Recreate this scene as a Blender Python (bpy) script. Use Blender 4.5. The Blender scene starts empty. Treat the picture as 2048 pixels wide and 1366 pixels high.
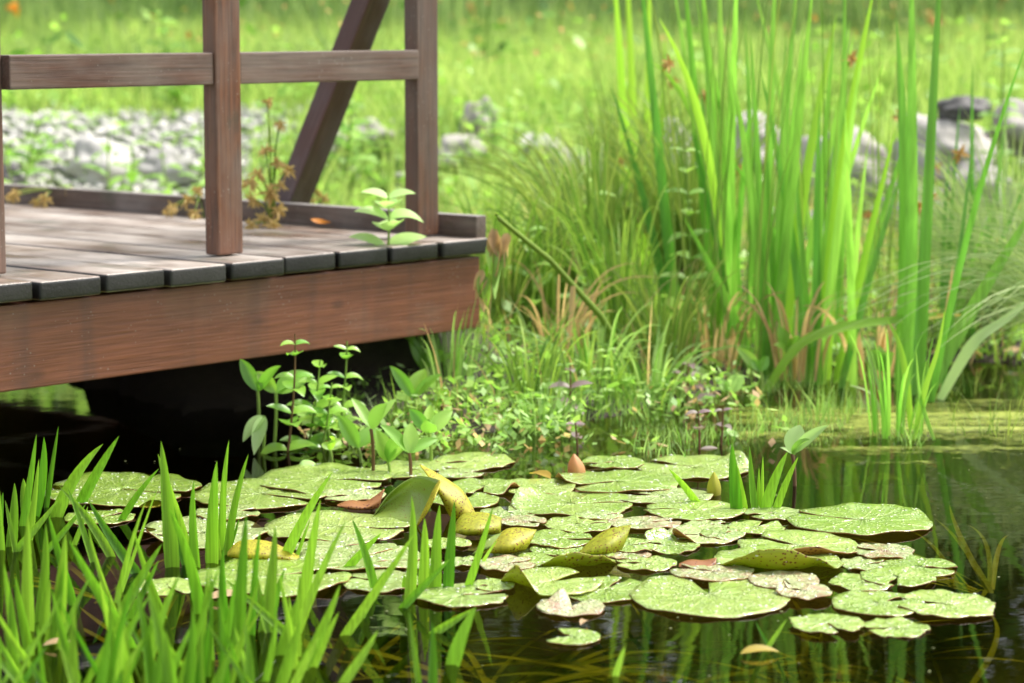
import bpy, bmesh, math, random
import numpy as np
from mathutils import Vector, Matrix, noise
R = math.radians
random.seed(7); rng = np.random.default_rng(7)
sc = bpy.context.scene
C = sc.collection

# ------------------------------------------------------------------ camera, sky, sun, exposure
HC, PITCH, FPX, FW, FH = 0.77, 0.1262, 5030.0, 2048, 1366
cd = bpy.data.cameras.new('camera'); cam = bpy.data.objects.new('camera', cd); C.objects.link(cam)
cam.location = (0, 0, HC); cam.rotation_euler = (math.pi/2-PITCH, 0, 0)
cd.sensor_width = 36; cd.lens = FPX/FW*36; cd.clip_start = .05; cd.clip_end = 600
cd.dof.use_dof = True; cd.dof.focus_distance = 3.85; cd.dof.aperture_fstop = 4.6; cd.dof.aperture_blades = 0
sc.camera = cam
SUN_EL, SUN_AZ = 58, 62          # azimuth clockwise from +Y (towards +X): behind the pond, to the right
w = bpy.data.worlds.new('World'); sc.world = w; w.use_nodes = True
nt = w.node_tree; nt.nodes.clear()
sky = nt.nodes.new('ShaderNodeTexSky'); sky.sky_type = 'NISHITA'; sky.sun_disc = False
sky.sun_elevation = R(SUN_EL); sky.sun_rotation = R(SUN_AZ); sky.dust_density = 4.0; sky.air_density = 1.3
hs = nt.nodes.new('ShaderNodeHueSaturation'); hs.inputs['Saturation'].default_value = .38
bg = nt.nodes.new('ShaderNodeBackground'); bg.inputs[1].default_value = .15
wo = nt.nodes.new('ShaderNodeOutputWorld')
nt.links.new(sky.outputs[0], hs.inputs['Color']); nt.links.new(hs.outputs[0], bg.inputs[0]); nt.links.new(bg.outputs[0], wo.inputs[0])
sl = bpy.data.lights.new('sun', 'SUN'); sl.energy = 2.4; sl.angle = R(12); sl.color = (1, .965, .9)
so = bpy.data.objects.new('sun', sl); C.objects.link(so)
sdir = Vector((math.sin(R(SUN_AZ))*math.cos(R(SUN_EL)), math.cos(R(SUN_AZ))*math.cos(R(SUN_EL)), math.sin(R(SUN_EL))))
so.rotation_euler = sdir.to_track_quat('Z', 'Y').to_euler(); so.location = (4, 4, 8)
vs = sc.view_settings; vs.view_transform = 'Standard'; vs.look = 'None'; vs.gamma = 1; vs.exposure = 1.2
cy = sc.cycles; cy.max_bounces = 10; cy.transparent_max_bounces = 12; cy.diffuse_bounces = 4; cy.transmission_bounces = 5
cy.caustics_reflective = False; cy.caustics_refractive = False; cy.sample_clamp_indirect = 6; cy.use_denoising = True

# ------------------------------------------------------------------ calibration: picture point -> world point
cP, sP = math.cos(PITCH), math.sin(PITCH)
def ray(x, y):
    a = (x-FW/2)/FPX; b = -(y-FH/2)/FPX
    return Vector((a, cP+b*sP, -sP+b*cP))
def U(x, y, z=0.0):
    d = ray(x, y); return Vector((0, 0, HC))+d*((z-HC)/d.z)
def UD(x, y, Y):
    d = ray(x, y); return Vector((0, 0, HC))+d*(Y/d.y)

# ------------------------------------------------------------------ helpers
def tag(o, label=None, cat=None, group=None, kind=None):
    if label: o['label'] = label
    if cat: o['category'] = cat
    if group: o['group'] = group
    if kind: o['kind'] = kind
    return o
def empty(name, loc, rz=0.0):
    o = bpy.data.objects.new(name, None); C.objects.link(o); o.location = loc; o.rotation_euler = (0, 0, rz)
    o.empty_display_size = .05; return o
def link(name, me, parent=None, loc=None):
    o = bpy.data.objects.new(name, me); C.objects.link(o)
    if parent: o.parent = parent
    if loc is not None: o.location = loc
    return o
def mesh(name, V, F, mats, smooth=True, mi=None):
    """V: (n,3) array, F: (m,k) int array with constant k."""
    V = np.asarray(V, dtype=np.float32).reshape(-1, 3); F = np.asarray(F, dtype=np.int32)
    me = bpy.data.meshes.new(name); n, k = F.shape
    me.vertices.add(len(V)); me.vertices.foreach_set('co', V.ravel())
    me.loops.add(n*k); me.loops.foreach_set('vertex_index', F.ravel())
    me.polygons.add(n); me.polygons.foreach_set('loop_start', np.arange(0, n*k, k, dtype=np.int32))
    if mi is not None: me.polygons.foreach_set('material_index', np.asarray(mi, dtype=np.int32))
    if smooth: me.polygons.foreach_set('use_smooth', np.ones(n, dtype=bool))
    me.update(calc_edges=True)
    for m in (mats if isinstance(mats, (list, tuple)) else [mats]): me.materials.append(m)
    return me
class MB:
    def __init__(s): s.v = []; s.f = []; s.n = 0
    def add(s, V, F):
        V = np.asarray(V, float).reshape(-1, 3); s.v.append(V); s.f.append(np.asarray(F, int)+s.n); s.n += len(V)
    def mesh(s, name, mats, smooth=True): return mesh(name, np.concatenate(s.v), np.concatenate(s.f), mats, smooth)
    def obj(s, name, mats, parent=None, loc=None, smooth=True): return link(name, s.mesh(name, mats, smooth), parent, loc)

def gridF(n, m):
    i = np.arange(n-1)[:, None]*m+np.arange(m-1)[None, :]
    return np.stack([i, i+1, i+m+1, i+m], -1).reshape(-1, 4)
def bez(p0, p1, p2, n):
    t = np.linspace(0, 1, n)[:, None]; p0, p1, p2 = map(np.array, (p0, p1, p2))
    return (1-t)**2*p0+2*t*(1-t)*p1+t*t*p2
def strip(P, W, N, fold=.25, cols=3):
    """leaf sheet along path P (n,3), full widths W, facing N."""
    P = np.asarray(P, float); n = len(P); T = np.gradient(P, axis=0); T /= np.linalg.norm(T, axis=1)[:, None]+1e-9
    N = np.asarray(N, float); S = np.cross(T, N); S /= np.linalg.norm(S, axis=1)[:, None]+1e-9; M = np.cross(S, T)
    u = np.linspace(-1, 1, cols)
    V = P[:, None, :]+S[:, None, :]*(u[None, :, None]*np.asarray(W)[:, None, None]/2)+M[:, None, :]*((np.abs(u)[None, :, None])*fold*np.asarray(W)[:, None, None]/2)
    return V.reshape(-1, 3), gridF(n, cols)
def wblade(n, w, base=.75, p=1.6):
    t = np.linspace(0, 1, n); return w*np.maximum((base+(1-base)*np.minimum(t*3.5, 1))*(1-t**p)**.75, .02)
def wellip(n, w, sk=.85):
    t = np.linspace(0, 1, n); return w*np.maximum(np.sin(np.pi*t**sk)**.8, .03)
def tube(P, r, k=5):
    P = np.asarray(P, float); n = len(P); T = np.gradient(P, axis=0); T /= np.linalg.norm(T, axis=1)[:, None]+1e-9
    A = np.cross(T, [0.31, .9, .2]); A /= np.linalg.norm(A, axis=1)[:, None]+1e-9; B = np.cross(T, A)
    r = np.broadcast_to(np.asarray(r, float), (n,)); th = np.arange(k+1)/k*2*np.pi
    V = P[:, None, :]+r[:, None, None]*(A[:, None, :]*np.cos(th)[None, :, None]+B[:, None, :]*np.sin(th)[None, :, None])
    return V.reshape(-1, 3), gridF(n, k+1)
def boxVF(x0, x1, y0, y1, z0, z1):
    V = [(x, y, z) for z in (z0, z1) for x, y in ((x0, y0), (x1, y0), (x1, y1), (x0, y1))]
    return V, [(3, 2, 1, 0), (4, 5, 6, 7), (0, 1, 5, 4), (1, 2, 6, 5), (2, 3, 7, 6), (3, 0, 4, 7)]
def bevelled(me, wd=.003, seg=2):
    bm = bmesh.new(); bm.from_mesh(me); bmesh.ops.remove_doubles(bm, verts=bm.verts, dist=1e-6)
    bmesh.ops.bevel(bm, geom=list(bm.edges), offset=wd, segments=seg, profile=.6, affect='EDGES')
    bm.to_mesh(me); bm.free()
    me.polygons.foreach_set('use_smooth', np.zeros(len(me.polygons), dtype=bool)); return me
def subdivided(me, cuts):      # roughen long timber with extra loops
    return me

# ------------------------------------------------------------------ materials
def mat(name):
    m = bpy.data.materials.new(name); m.use_nodes = True; t = m.node_tree; t.nodes.clear()
    return m, t, t.nodes.new('ShaderNodeOutputMaterial')
def N(t, typ, **kw):
    n = t.nodes.new(typ)
    for k, v in kw.items():
        if k in n.inputs: n.inputs[k].default_value = v
        else: setattr(n, k, v)
    return n
def ramp(t, fac, stops, interp='LINEAR'):
    r = t.nodes.new('ShaderNodeValToRGB'); r.color_ramp.interpolation = interp; e = r.color_ramp.elements
    while len(e) < len(stops): e.new(.5)
    for q, (p, c) in zip(e, stops): q.position = p; q.color = (*c, 1)
    if fac is not None: t.links.new(fac, r.inputs[0])
    return r.outputs[0]
def mix(t, fac, a, b, typ='MIX'):
    m = t.nodes.new('ShaderNodeMix'); m.data_type = 'RGBA'; m.blend_type = typ
    for s, v in ((m.inputs[0], fac), (m.inputs[6], a), (m.inputs[7], b)):
        if hasattr(v, 'is_linked'): t.links.new(v, s)
        else: s.default_value = v if isinstance(v, (int, float)) else (*v, 1)
    return m.outputs[2]
def math_(t, op, a, b=0.0):
    m = t.nodes.new('ShaderNodeMath'); m.operation = op
    for s, v in zip(m.inputs, (a, b)):
        if hasattr(v, 'is_linked'): t.links.new(v, s)
        else: s.default_value = v
    return m.outputs[0]
def leafmat(name, c1, c2, trans=.4, rough=.42, spec=.5, nscale=9.0, spots=None, tgain=1.5, drops=0.0, vein=0):
    """thin leaf: reflecting + translucent; colour varies leaf by leaf and along the blade."""
    m, t, o = mat(name)
    gi = N(t, 'ShaderNodeNewGeometry'); oi = N(t, 'ShaderNodeObjectInfo'); tc = N(t, 'ShaderNodeTexCoord')
    nz = N(t, 'ShaderNodeTexNoise', Scale=nscale, Detail=3.0); t.links.new(tc.outputs['Object'], nz.inputs['Vector'])
    rnd = math_(t, 'FRACT', math_(t, 'ADD', gi.outputs['Random Per Island'], oi.outputs['Random']))
    f = math_(t, 'ADD', math_(t, 'MULTIPLY', rnd, .75), math_(t, 'MULTIPLY', math_(t, 'SUBTRACT', nz.outputs[0], .3), .6))
    col = ramp(t, f, [(.1, c1), (.9, c2)])
    if spots:
        vo = N(t, 'ShaderNodeTexVoronoi', Scale=spots[1]); t.links.new(tc.outputs['Object'], vo.inputs['Vector'])
        n2 = N(t, 'ShaderNodeTexNoise', Scale=spots[1]*.12, Detail=2.0); t.links.new(tc.outputs['Object'], n2.inputs['Vector'])
        k = math_(t, 'LESS_THAN', math_(t, 'ADD', vo.outputs[0], math_(t, 'MULTIPLY', n2.outputs[0], -.55)), spots[2])
        col = mix(t, k, col, spots[0])
    if vein:
        mp = N(t, 'ShaderNodeMapping'); mp.inputs['Scale'].default_value = (vein, vein, 5); t.links.new(tc.outputs['Object'], mp.inputs[0])
        nv = N(t, 'ShaderNodeTexNoise', Scale=1.0, Detail=3.0); t.links.new(mp.outputs[0], nv.inputs['Vector'])
        hv = N(t, 'ShaderNodeHueSaturation'); t.links.new(col, hv.inputs['Color']); t.links.new(math_(t, 'ADD', .35, math_(t, 'MULTIPLY', nv.outputs[0], 1.3)), hv.inputs['Value']); col = hv.outputs[0]
    b = N(t, 'ShaderNodeBsdfPrincipled', Roughness=rough); b.inputs['Specular IOR Level'].default_value = spec
    t.links.new(col, b.inputs['Base Color'])
    if drops:
        vd = N(t, 'ShaderNodeTexVoronoi', Scale=drops); t.links.new(tc.outputs['Object'], vd.inputs['Vector'])
        bp = N(t, 'ShaderNodeBump', Strength=.6, Distance=.002); bp.invert = True
        t.links.new(math_(t, 'MINIMUM', vd.outputs[0], .35), bp.inputs['Height']); t.links.new(bp.outputs[0], b.inputs['Normal'])
    tr = N(t, 'ShaderNodeBsdfTranslucent')
    tc2 = mix(t, 1.0, col, (tgain, tgain*1.06, tgain*.75), 'MULTIPLY'); t.links.new(tc2, tr.inputs[0])
    mx = N(t, 'ShaderNodeMixShader'); mx.inputs[0].default_value = trans
    t.links.new(b.outputs[0], mx.inputs[1]); t.links.new(tr.outputs[0], mx.inputs[2]); t.links.new(mx.outputs[0], o.inputs[0])
    return m
def simple(name, c, rough=.6, var=.3, scale=6.0, bump=0.0, spec=.4):
    m, t, o = mat(name); tc = N(t, 'ShaderNodeTexCoord'); gi = N(t, 'ShaderNodeNewGeometry'); oi = N(t, 'ShaderNodeObjectInfo')
    nz = N(t, 'ShaderNodeTexNoise', Scale=scale, Detail=6.0, Roughness=.65); t.links.new(tc.outputs['Object'], nz.inputs['Vector'])
    rnd = math_(t, 'FRACT', math_(t, 'ADD', gi.outputs['Random Per Island'], oi.outputs['Random']))
    f = math_(t, 'ADD', math_(t, 'MULTIPLY', nz.outputs[0], .6), math_(t, 'MULTIPLY', rnd, .4))
    col = ramp(t, f, [(.2, tuple(x*(1-var) for x in c)), (.8, tuple(min(1, x*(1+var)) for x in c))])
    b = N(t, 'ShaderNodeBsdfPrincipled', Roughness=rough); b.inputs['Specular IOR Level'].default_value = spec
    t.links.new(col, b.inputs['Base Color'])
    if bump:
        bp = N(t, 'ShaderNodeBump', Strength=bump, Distance=.02); t.links.new(nz.outputs[0], bp.inputs['Height']); t.links.new(bp.outputs[0], b.inputs['Normal'])
    t.links.new(b.outputs[0], o.inputs[0]); return m
def wood(name, axis, dark, mid, grey, greymix, rough=.6, moss=.0, topgrey=0.0, endgrain=None, stains=0.0):
    m, t, o = mat(name); tc = N(t, 'ShaderNodeTexCoord'); gi = N(t, 'ShaderNodeNewGeometry'); oi = N(t, 'ShaderNodeObjectInfo')
    rnd = math_(t, 'FRACT', math_(t, 'ADD', gi.outputs['Random Per Island'], oi.outputs['Random']))
    off = N(t, 'ShaderNodeVectorMath', operation='ADD'); cb = N(t, 'ShaderNodeCombineXYZ')
    for i in range(3): t.links.new(math_(t, 'MULTIPLY', rnd, 7.3+i*3), cb.inputs[i])
    t.links.new(tc.outputs['Object'], off.inputs[0]); t.links.new(cb.outputs[0], off.inputs[1])
    def nz(across, along, det=5.0, dist=0.0):
        mp = N(t, 'ShaderNodeMapping'); s = [across]*3; s[axis] = along; mp.inputs['Scale'].default_value = s
        t.links.new(off.outputs[0], mp.inputs[0])
        n = N(t, 'ShaderNodeTexNoise', Scale=1.0, Detail=det, Roughness=.6, Distortion=dist); t.links.new(mp.outputs[0], n.inputs['Vector']); return n.outputs[0]
    fine = nz(190, 6, 4.0); broad = nz(26, 1.6, 3.0, .6); patch = nz(7, 4, 4.0)
    # growth rings: bands of a distorted field stretched along the board
    ring = math_(t, 'FRACT', math_(t, 'MULTIPLY', nz(17, .9, 1.0, 1.2), 9.0))
    ring = math_(t, 'ABSOLUTE', math_(t, 'SUBTRACT', ring, .5))
    f = math_(t, 'ADD', math_(t, 'ADD', math_(t, 'MULTIPLY', fine, .6), math_(t, 'MULTIPLY', broad, .4)), math_(t, 'MULTIPLY', ring, .22))
    col = ramp(t, f, [(.32, dark), (.85, mid)])
    g = ramp(t, math_(t, 'ADD', patch, greymix-.5), [(.35, (0, 0, 0)), (.7, (1, 1, 1))])
    gcol = ramp(t, fine, [(.25, tuple(x*.55 for x in grey)), (.75, grey)])
    gf = math_(t, 'MULTIPLY', g, .85)
    if topgrey:
        sx = N(t, 'ShaderNodeSeparateXYZ'); t.links.new(gi.outputs['Normal'], sx.inputs[0])
        gf = math_(t, 'MAXIMUM', gf, math_(t, 'MULTIPLY', math_(t, 'GREATER_THAN', sx.outputs[2], .7), topgrey))
    col = mix(t, gf, col, gcol)
    val = math_(t, 'ADD', .78, math_(t, 'MULTIPLY', rnd, .44)); hv = N(t, 'ShaderNodeHueSaturation'); t.links.new(val, hv.inputs['Value']); t.links.new(col, hv.inputs['Color'])
    col = hv.outputs[0]
    if stains:
        mps = N(t, 'ShaderNodeMapping'); mps.inputs['Scale'].default_value = (15, 15, 1.2); t.links.new(off.outputs[0], mps.inputs[0])
        ns = N(t, 'ShaderNodeTexNoise', Scale=1.0, Detail=4.0); t.links.new(mps.outputs[0], ns.inputs['Vector'])
        col = mix(t, math_(t, 'MULTIPLY', ramp(t, ns.outputs[0], [(.5, (0, 0, 0)), (.68, (1, 1, 1))]), stains), col, (.05, .032, .028))
        vk = N(t, 'ShaderNodeTexVoronoi', Scale=1.0); mpk = N(t, 'ShaderNodeMapping'); mpk.inputs['Scale'].default_value = (5, 9, 9); t.links.new(off.outputs[0], mpk.inputs[0]); t.links.new(mpk.outputs[0], vk.inputs['Vector'])
        col = mix(t, ramp(t, vk.outputs[0], [(.03, (.55, .55, .55)), (.12, (0, 0, 0))]), col, (.04, .018, .013))
    # pale flecks and dirt streaks that run down
    sp = N(t, 'ShaderNodeTexVoronoi', Scale=95.0); t.links.new(off.outputs[0], sp.inputs['Vector'])
    spn = nz(14, 14, 2.0)
    col = mix(t, math_(t, 'MULTIPLY', math_(t, 'LESS_THAN', math_(t, 'ADD', sp.outputs[0], math_(t, 'MULTIPLY', spn, .5)), .33), .3), col, (.4, .37, .33))
    if moss:
        mo = ramp(t, nz(10, 7, 5.0), [(.62-moss*.2, (0, 0, 0)), (.8-moss*.2, (1, 1, 1))])
        col = mix(t, math_(t, 'MULTIPLY', mo, .8), col, (.045, .05, .028))
    if endgrain:
        sn = N(t, 'ShaderNodeSeparateXYZ'); t.links.new(tc.outputs['Normal'], sn.inputs[0])
        eg = math_(t, 'LESS_THAN', math_(t, 'ABSOLUTE', sn.outputs[2]), .6)
        col = mix(t, eg, col, ramp(t, math_(t, 'ADD', math_(t, 'MULTIPLY', patch, .7), math_(t, 'MULTIPLY', rnd, .3)), [(.3, tuple(x*.45 for x in endgrain)), (.7, tuple(x*1.7 for x in endgrain))]))
    b = N(t, 'ShaderNodeBsdfPrincipled', Roughness=rough); b.inputs['Specular IOR Level'].default_value = .45
    t.links.new(col, b.inputs['Base Color'])
    t.links.new(ramp(t, patch, [(.3, (rough-.18,)*3), (.7, (rough+.15,)*3)]), b.inputs['Roughness'])
    bp = N(t, 'ShaderNodeBump', Strength=.35, Distance=.003); t.links.new(math_(t, 'ADD', fine, math_(t, 'MULTIPLY', broad, .7)), bp.inputs['Height']); t.links.new(bp.outputs[0], b.inputs['Normal'])
    t.links.new(b.outputs[0], o.inputs[0]); return m
def padmat(name, c1, c2, red=0.0, rc=(.2, .06, .05), trans=.18):
    m, t, o = mat(name); tc = N(t, 'ShaderNodeTexCoord'); oi = N(t, 'ShaderNodeObjectInfo')
    P = N(t, 'ShaderNodeVectorMath', operation='ADD'); cb = N(t, 'ShaderNodeCombineXYZ')
    for i in range(3): t.links.new(math_(t, 'MULTIPLY', oi.outputs['Random'], 5+i*2), cb.inputs[i])
    t.links.new(tc.outputs['Object'], P.inputs[0]); t.links.new(cb.outputs[0], P.inputs[1])
    n1 = N(t, 'ShaderNodeTexNoise', Scale=16.0, Detail=5.0, Roughness=.65); t.links.new(P.outputs[0], n1.inputs['Vector'])
    col = ramp(t, math_(t, 'ADD', math_(t, 'MULTIPLY', n1.outputs[0], .9), math_(t, 'MULTIPLY', math_(t, 'SUBTRACT', oi.outputs['Random'], .5), .4)), [(.25, c1), (.7, c2)])
    if red:
        n2 = N(t, 'ShaderNodeTexNoise', Scale=30.0, Detail=6.0, Roughness=.7); t.links.new(P.outputs[0], n2.inputs['Vector'])
        col = mix(t, math_(t, 'MULTIPLY', ramp(t, n2.outputs[0], [(.62-red*.25, (0, 0, 0)), (.72-red*.15, (1, 1, 1))]), min(1, .5+red*.4)), col, rc)
    # brown specks
    v0 = N(t, 'ShaderNodeTexVoronoi', Scale=55.0); t.links.new(P.outputs[0], v0.inputs['Vector'])
    col = mix(t, math_(t, 'MULTIPLY', math_(t, 'LESS_THAN', math_(t, 'ADD', v0.outputs[0], math_(t, 'MULTIPLY', n1.outputs[0], .5)), .33), .5), col, (.09, .06, .025))
    # veins that radiate from the leaf centre, then water film (smooth patches) and beads (elsewhere)
    sp = N(t, 'ShaderNodeSeparateXYZ'); t.links.new(tc.outputs['Object'], sp.inputs[0])
    ang = math_(t, 'ARCTAN2', sp.outputs[1], sp.outputs[0]); vein = math_(t, 'POWER', math_(t, 'ABSOLUTE', math_(t, 'COSINE', math_(t, 'MULTIPLY', ang, 8.0))), 14.0)
    col = mix(t, math_(t, 'MULTIPLY', vein, .28), col, tuple(min(1, x*1.25+.03) for x in c2))
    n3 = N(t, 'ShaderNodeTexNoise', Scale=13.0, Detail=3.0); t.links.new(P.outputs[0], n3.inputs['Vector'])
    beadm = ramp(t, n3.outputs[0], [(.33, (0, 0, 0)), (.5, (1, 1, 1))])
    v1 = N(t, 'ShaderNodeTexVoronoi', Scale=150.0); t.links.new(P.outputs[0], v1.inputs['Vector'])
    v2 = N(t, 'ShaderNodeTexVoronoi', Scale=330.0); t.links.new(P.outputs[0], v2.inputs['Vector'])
    glint = math_(t, 'MULTIPLY', math_(t, 'LESS_THAN', v1.outputs[0], .33), math_(t, 'MULTIPLY', beadm, .22))
    col = mix(t, glint, col, tuple(min(.8, x*1.1+.13) for x in c2))  # pale cells: sky glints on the beads, painted into the leaf colour
    bead = math_(t, 'SQRT', math_(t, 'MAXIMUM', math_(t, 'SUBTRACT', .2, math_(t, 'MULTIPLY', v1.outputs[0], v1.outputs[0])), 0.0))
    hgt = math_(t, 'MULTIPLY', math_(t, 'ADD', bead, math_(t, 'MULTIPLY', math_(t, 'SUBTRACT', .5, v2.outputs[0]), .06)), math_(t, 'ADD', math_(t, 'MULTIPLY', beadm, .85), .06))
    hgt = math_(t, 'ADD', hgt, math_(t, 'MULTIPLY', vein, .12))
    bp = N(t, 'ShaderNodeBump', Strength=1.0, Distance=.0055); t.links.new(hgt, bp.inputs['Height'])
    b = N(t, 'ShaderNodeBsdfPrincipled', Roughness=.3); b.inputs['Specular IOR Level'].default_value = .6
    b.inputs['Coat Weight'].default_value = .9; b.inputs['Coat Roughness'].default_value = .1; b.inputs['Coat IOR'].default_value = 1.45
    t.links.new(col, b.inputs['Base Color']); t.links.new(bp.outputs[0], b.inputs['Normal']); t.links.new(bp.outputs[0], b.inputs['Coat Normal'])
    tr = N(t, 'ShaderNodeBsdfTranslucent'); t.links.new(mix(t, 1.0, col, (1.3, 1.35, .6), 'MULTIPLY'), tr.inputs[0])
    mx = N(t, 'ShaderNodeMixShader'); mx.inputs[0].default_value = trans
    t.links.new(b.outputs[0], mx.inputs[1]); t.links.new(tr.outputs[0], mx.inputs[2]); t.links.new(mx.outputs[0], o.inputs[0]); return m

M = {}
M['soldier'] = leafmat('water_soldier_leaf', (.075, .23, .010), (.25, .44, .035), .45, .36, .4, 7.0, vein=260)
M['iris'] = leafmat('iris_leaf', (.15, .36, .045), (.30, .52, .09), .5, .4, .4, 5.0, vein=90)
M['iris_dark'] = leafmat('iris_leaf_dark', (.10, .28, .035), (.20, .42, .055), .45, .38, .5, 5.0, vein=90)
M['iris_yellow'] = leafmat('iris_leaf_yellow', (.22, .42, .04), (.34, .54, .06), .5, .4, .4, 5.0)
M['dry'] = leafmat('dry_leaf', (.44, .28, .14), (.66, .46, .26), .45, .6, .3, 8.0)
M['orange_tip'] = leafmat('ageing_leaf', (.42, .42, .06), (.5, .3, .05), .45, .5, .3, 4.0)
M['bog'] = leafmat('bogbean_leaf', (.16, .38, .04), (.36, .56, .09), .4, .28, .6, 14.0)
M['herb'] = leafmat('herb_leaf', (.18, .36, .05), (.36, .54, .12), .42, .45, .4, 10.0)
M['mint'] = leafmat('mint_leaf', (.36, .54, .18), (.5, .66, .28), .4, .5, .4, 18.0)
M['purple'] = leafmat('purple_herb_leaf', (.22, .14, .15), (.3, .26, .2), .35, .45, .4, 10.0)
M['stem'] = simple('green_stem', (.2, .3, .05), .5, .3)
M['stalk'] = simple('olive_stalk', (.16, .24, .03), .45, .3)
M['brown_stem'] = simple('brown_stem', (.16, .08, .03), .6, .3)
M['grass'] = leafmat('meadow_grass', (.20, .34, .07), (.54, .62, .21), .45, .6, .15, 2.2)
M['grass_far'] = leafmat('tall_meadow_grass', (.09, .18, .045), (.32, .42, .16), .4, .55, .3, .8)
M['marsh'] = leafmat('marsh_grass', (.12, .28, .03), (.42, .58, .2), .45, .45, .4, 6.0)
M['rush'] = leafmat('rush_blade', (.11, .22, .03), (.32, .38, .09), .35, .5, .3, 4.0)
M['bluerush'] = leafmat('blue_green_rush', (.2, .32, .09), (.42, .5, .22), .35, .5, .3, 4.0)
M['seed'] = leafmat('seed_head', (.36, .2, .06), (.56, .36, .13), .25, .7, .2, 30.0)
M['ochre'] = leafmat('ochre_seed_head', (.36, .24, .08), (.56, .42, .18), .3, .7, .2, 30.0)
M['bank'] = leafmat('bank_grass_blade', (.07, .17, .02), (.42, .58, .10), .4, .5, .3, 3.0)
M['orange'] = leafmat('orange_petal', (.6, .22, .02), (.75, .36, .04), .35, .5, .3, 20.0)
M['tree'] = leafmat('tree_leaf', (.03, .10, .014), (.11, .24, .03), .35, .5, .3, .5)
M['bark'] = simple('bark', (.09, .065, .045), .9, .4, 8.0, .6)
M['stone'] = simple('grey_stone', (.30, .28, .25), .8, .3, 7.0, .5)
M['palestone'] = simple('pale_stone', (.38, .365, .34), .85, .2, 5.0, .4)
M['darkstone'] = simple('dark_stone', (.075, .07, .068), .7, .3, 7.0, .5)
M['pebble'] = simple('pebble', (.47, .45, .42), .75, .35, 9.0, .2)
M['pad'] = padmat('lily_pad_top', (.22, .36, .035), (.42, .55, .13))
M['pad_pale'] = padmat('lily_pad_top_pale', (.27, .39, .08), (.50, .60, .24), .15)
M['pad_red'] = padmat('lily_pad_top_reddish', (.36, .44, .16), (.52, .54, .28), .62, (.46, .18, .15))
M['under'] = leafmat('lily_pad_underside', (.30, .32, .02), (.44, .36, .03), .35, .35, .5, 12.0, ((.16, .05, .012), 170.0, .0))
M['under_red'] = leafmat('lily_pad_underside_red', (.24, .09, .035), (.36, .16, .05), .3, .35, .5, 12.0, ((.12, .03, .012), 170.0, .0))
M['raised'] = leafmat('raised_pad_green', (.13, .24, .03), (.28, .36, .06), .3, .25, .7, 9.0, ((.2, .07, .015), 260.0, -.12), 1.4, 120.0)
M['raised_yellow'] = leafmat('raised_pad_yellow', (.36, .38, .02), (.52, .46, .04), .45, .5, .5, 9.0, ((.2, .05, .012), 230.0, -.02), vein=120)
M['bud'] = leafmat('bud_orange', (.55, .24, .10), (.62, .4, .2), .3, .5, .4, 20.0)
M['bud_green'] = leafmat('bud_green', (.36, .36, .03), (.44, .42, .04), .3, .4, .5, 20.0)
M['sub'] = leafmat('submerged_leaf', (.28, .36, .03), (.48, .5, .06), .3, .6, .2, 6.0)
m, t, o = mat('algae'); tc = N(t, 'ShaderNodeTexCoord'); av = N(t, 'ShaderNodeAttribute', attribute_name='cover')
nz = N(t, 'ShaderNodeTexNoise', Scale=38.0, Detail=6.0, Roughness=.7); t.links.new(tc.outputs['Object'], nz.inputs['Vector'])
nb = N(t, 'ShaderNodeTexNoise', Scale=9.0, Detail=4.0); t.links.new(tc.outputs['Object'], nb.inputs['Vector'])
b = N(t, 'ShaderNodeBsdfPrincipled', Roughness=.55); t.links.new(ramp(t, math_(t, 'ADD', math_(t, 'MULTIPLY', nz.outputs[0], .6), math_(t, 'MULTIPLY', nb.outputs[0], .4)), [(.3, (.09, .14, .012)), (.55, (.28, .33, .03)), (.78, (.46, .46, .10))]), b.inputs['Base Color'])
bp = N(t, 'ShaderNodeBump', Strength=.6, Distance=.01); t.links.new(nz.outputs[0], bp.inputs['Height']); t.links.new(bp.outputs[0], b.inputs['Normal'])
al = ramp(t, math_(t, 'ADD', av.outputs['Fac'], math_(t, 'MULTIPLY', math_(t, 'SUBTRACT', nz.outputs[0], .5), 1.3)), [(.0, (0, 0, 0)), (.8, (.85, .85, .85))])
tr = N(t, 'ShaderNodeBsdfTransparent'); mx = N(t, 'ShaderNodeMixShader'); t.links.new(al, mx.inputs[0]); t.links.new(tr.outputs[0], mx.inputs[1]); t.links.new(b.outputs[0], mx.inputs[2]); t.links.new(mx.outputs[0], o.inputs[0]); M['algae'] = m
m, t, o = mat('rain_bead'); b = N(t, 'ShaderNodeBsdfPrincipled', Roughness=.06); b.inputs['Base Color'].default_value = (.90, .93, .74, 1); b.inputs['Transmission Weight'].default_value = .35; b.inputs['IOR'].default_value = 1.33
t.links.new(b.outputs[0], o.inputs[0]); M['bead'] = m
M['speck'] = simple('floating_speck', (.2, .22, .08), .6, .6)
BR_D, BR_M, GREY = (.095, .031, .014), (.25, .086, .042), (.30, .27, .265)
M['beam'] = wood('beam_wood', 0, BR_D, BR_M, (.26, .165, .11), .34, .5, stains=.42)
M['rail'] = wood('rail_wood', 0, (.045, .023, .017), (.17, .07, .038), (.26, .21, .17), .5, .45, topgrey=.95)
M['post'] = wood('post_wood', 2, (.035, .019, .015), (.23, .085, .036), (.20, .155, .125), .5, .45, .12, stains=.0)
M['brace'] = wood('brace_wood', 2, (.05, .025, .025), (.13, .065, .058), (.2, .17, .18), .45, .5)
M['deck'] = wood('deck_wood', 1, (.06, .04, .031), (.21, .135, .092), (.50, .45, .40), .5, .43, .35, endgrain=(.013, .012, .010))
M['kerb'] = wood('kerb_wood', 1, (.06, .04, .03), (.2, .13, .10), (.4, .36, .33), .4, .6, .35, topgrey=.9)

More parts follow.
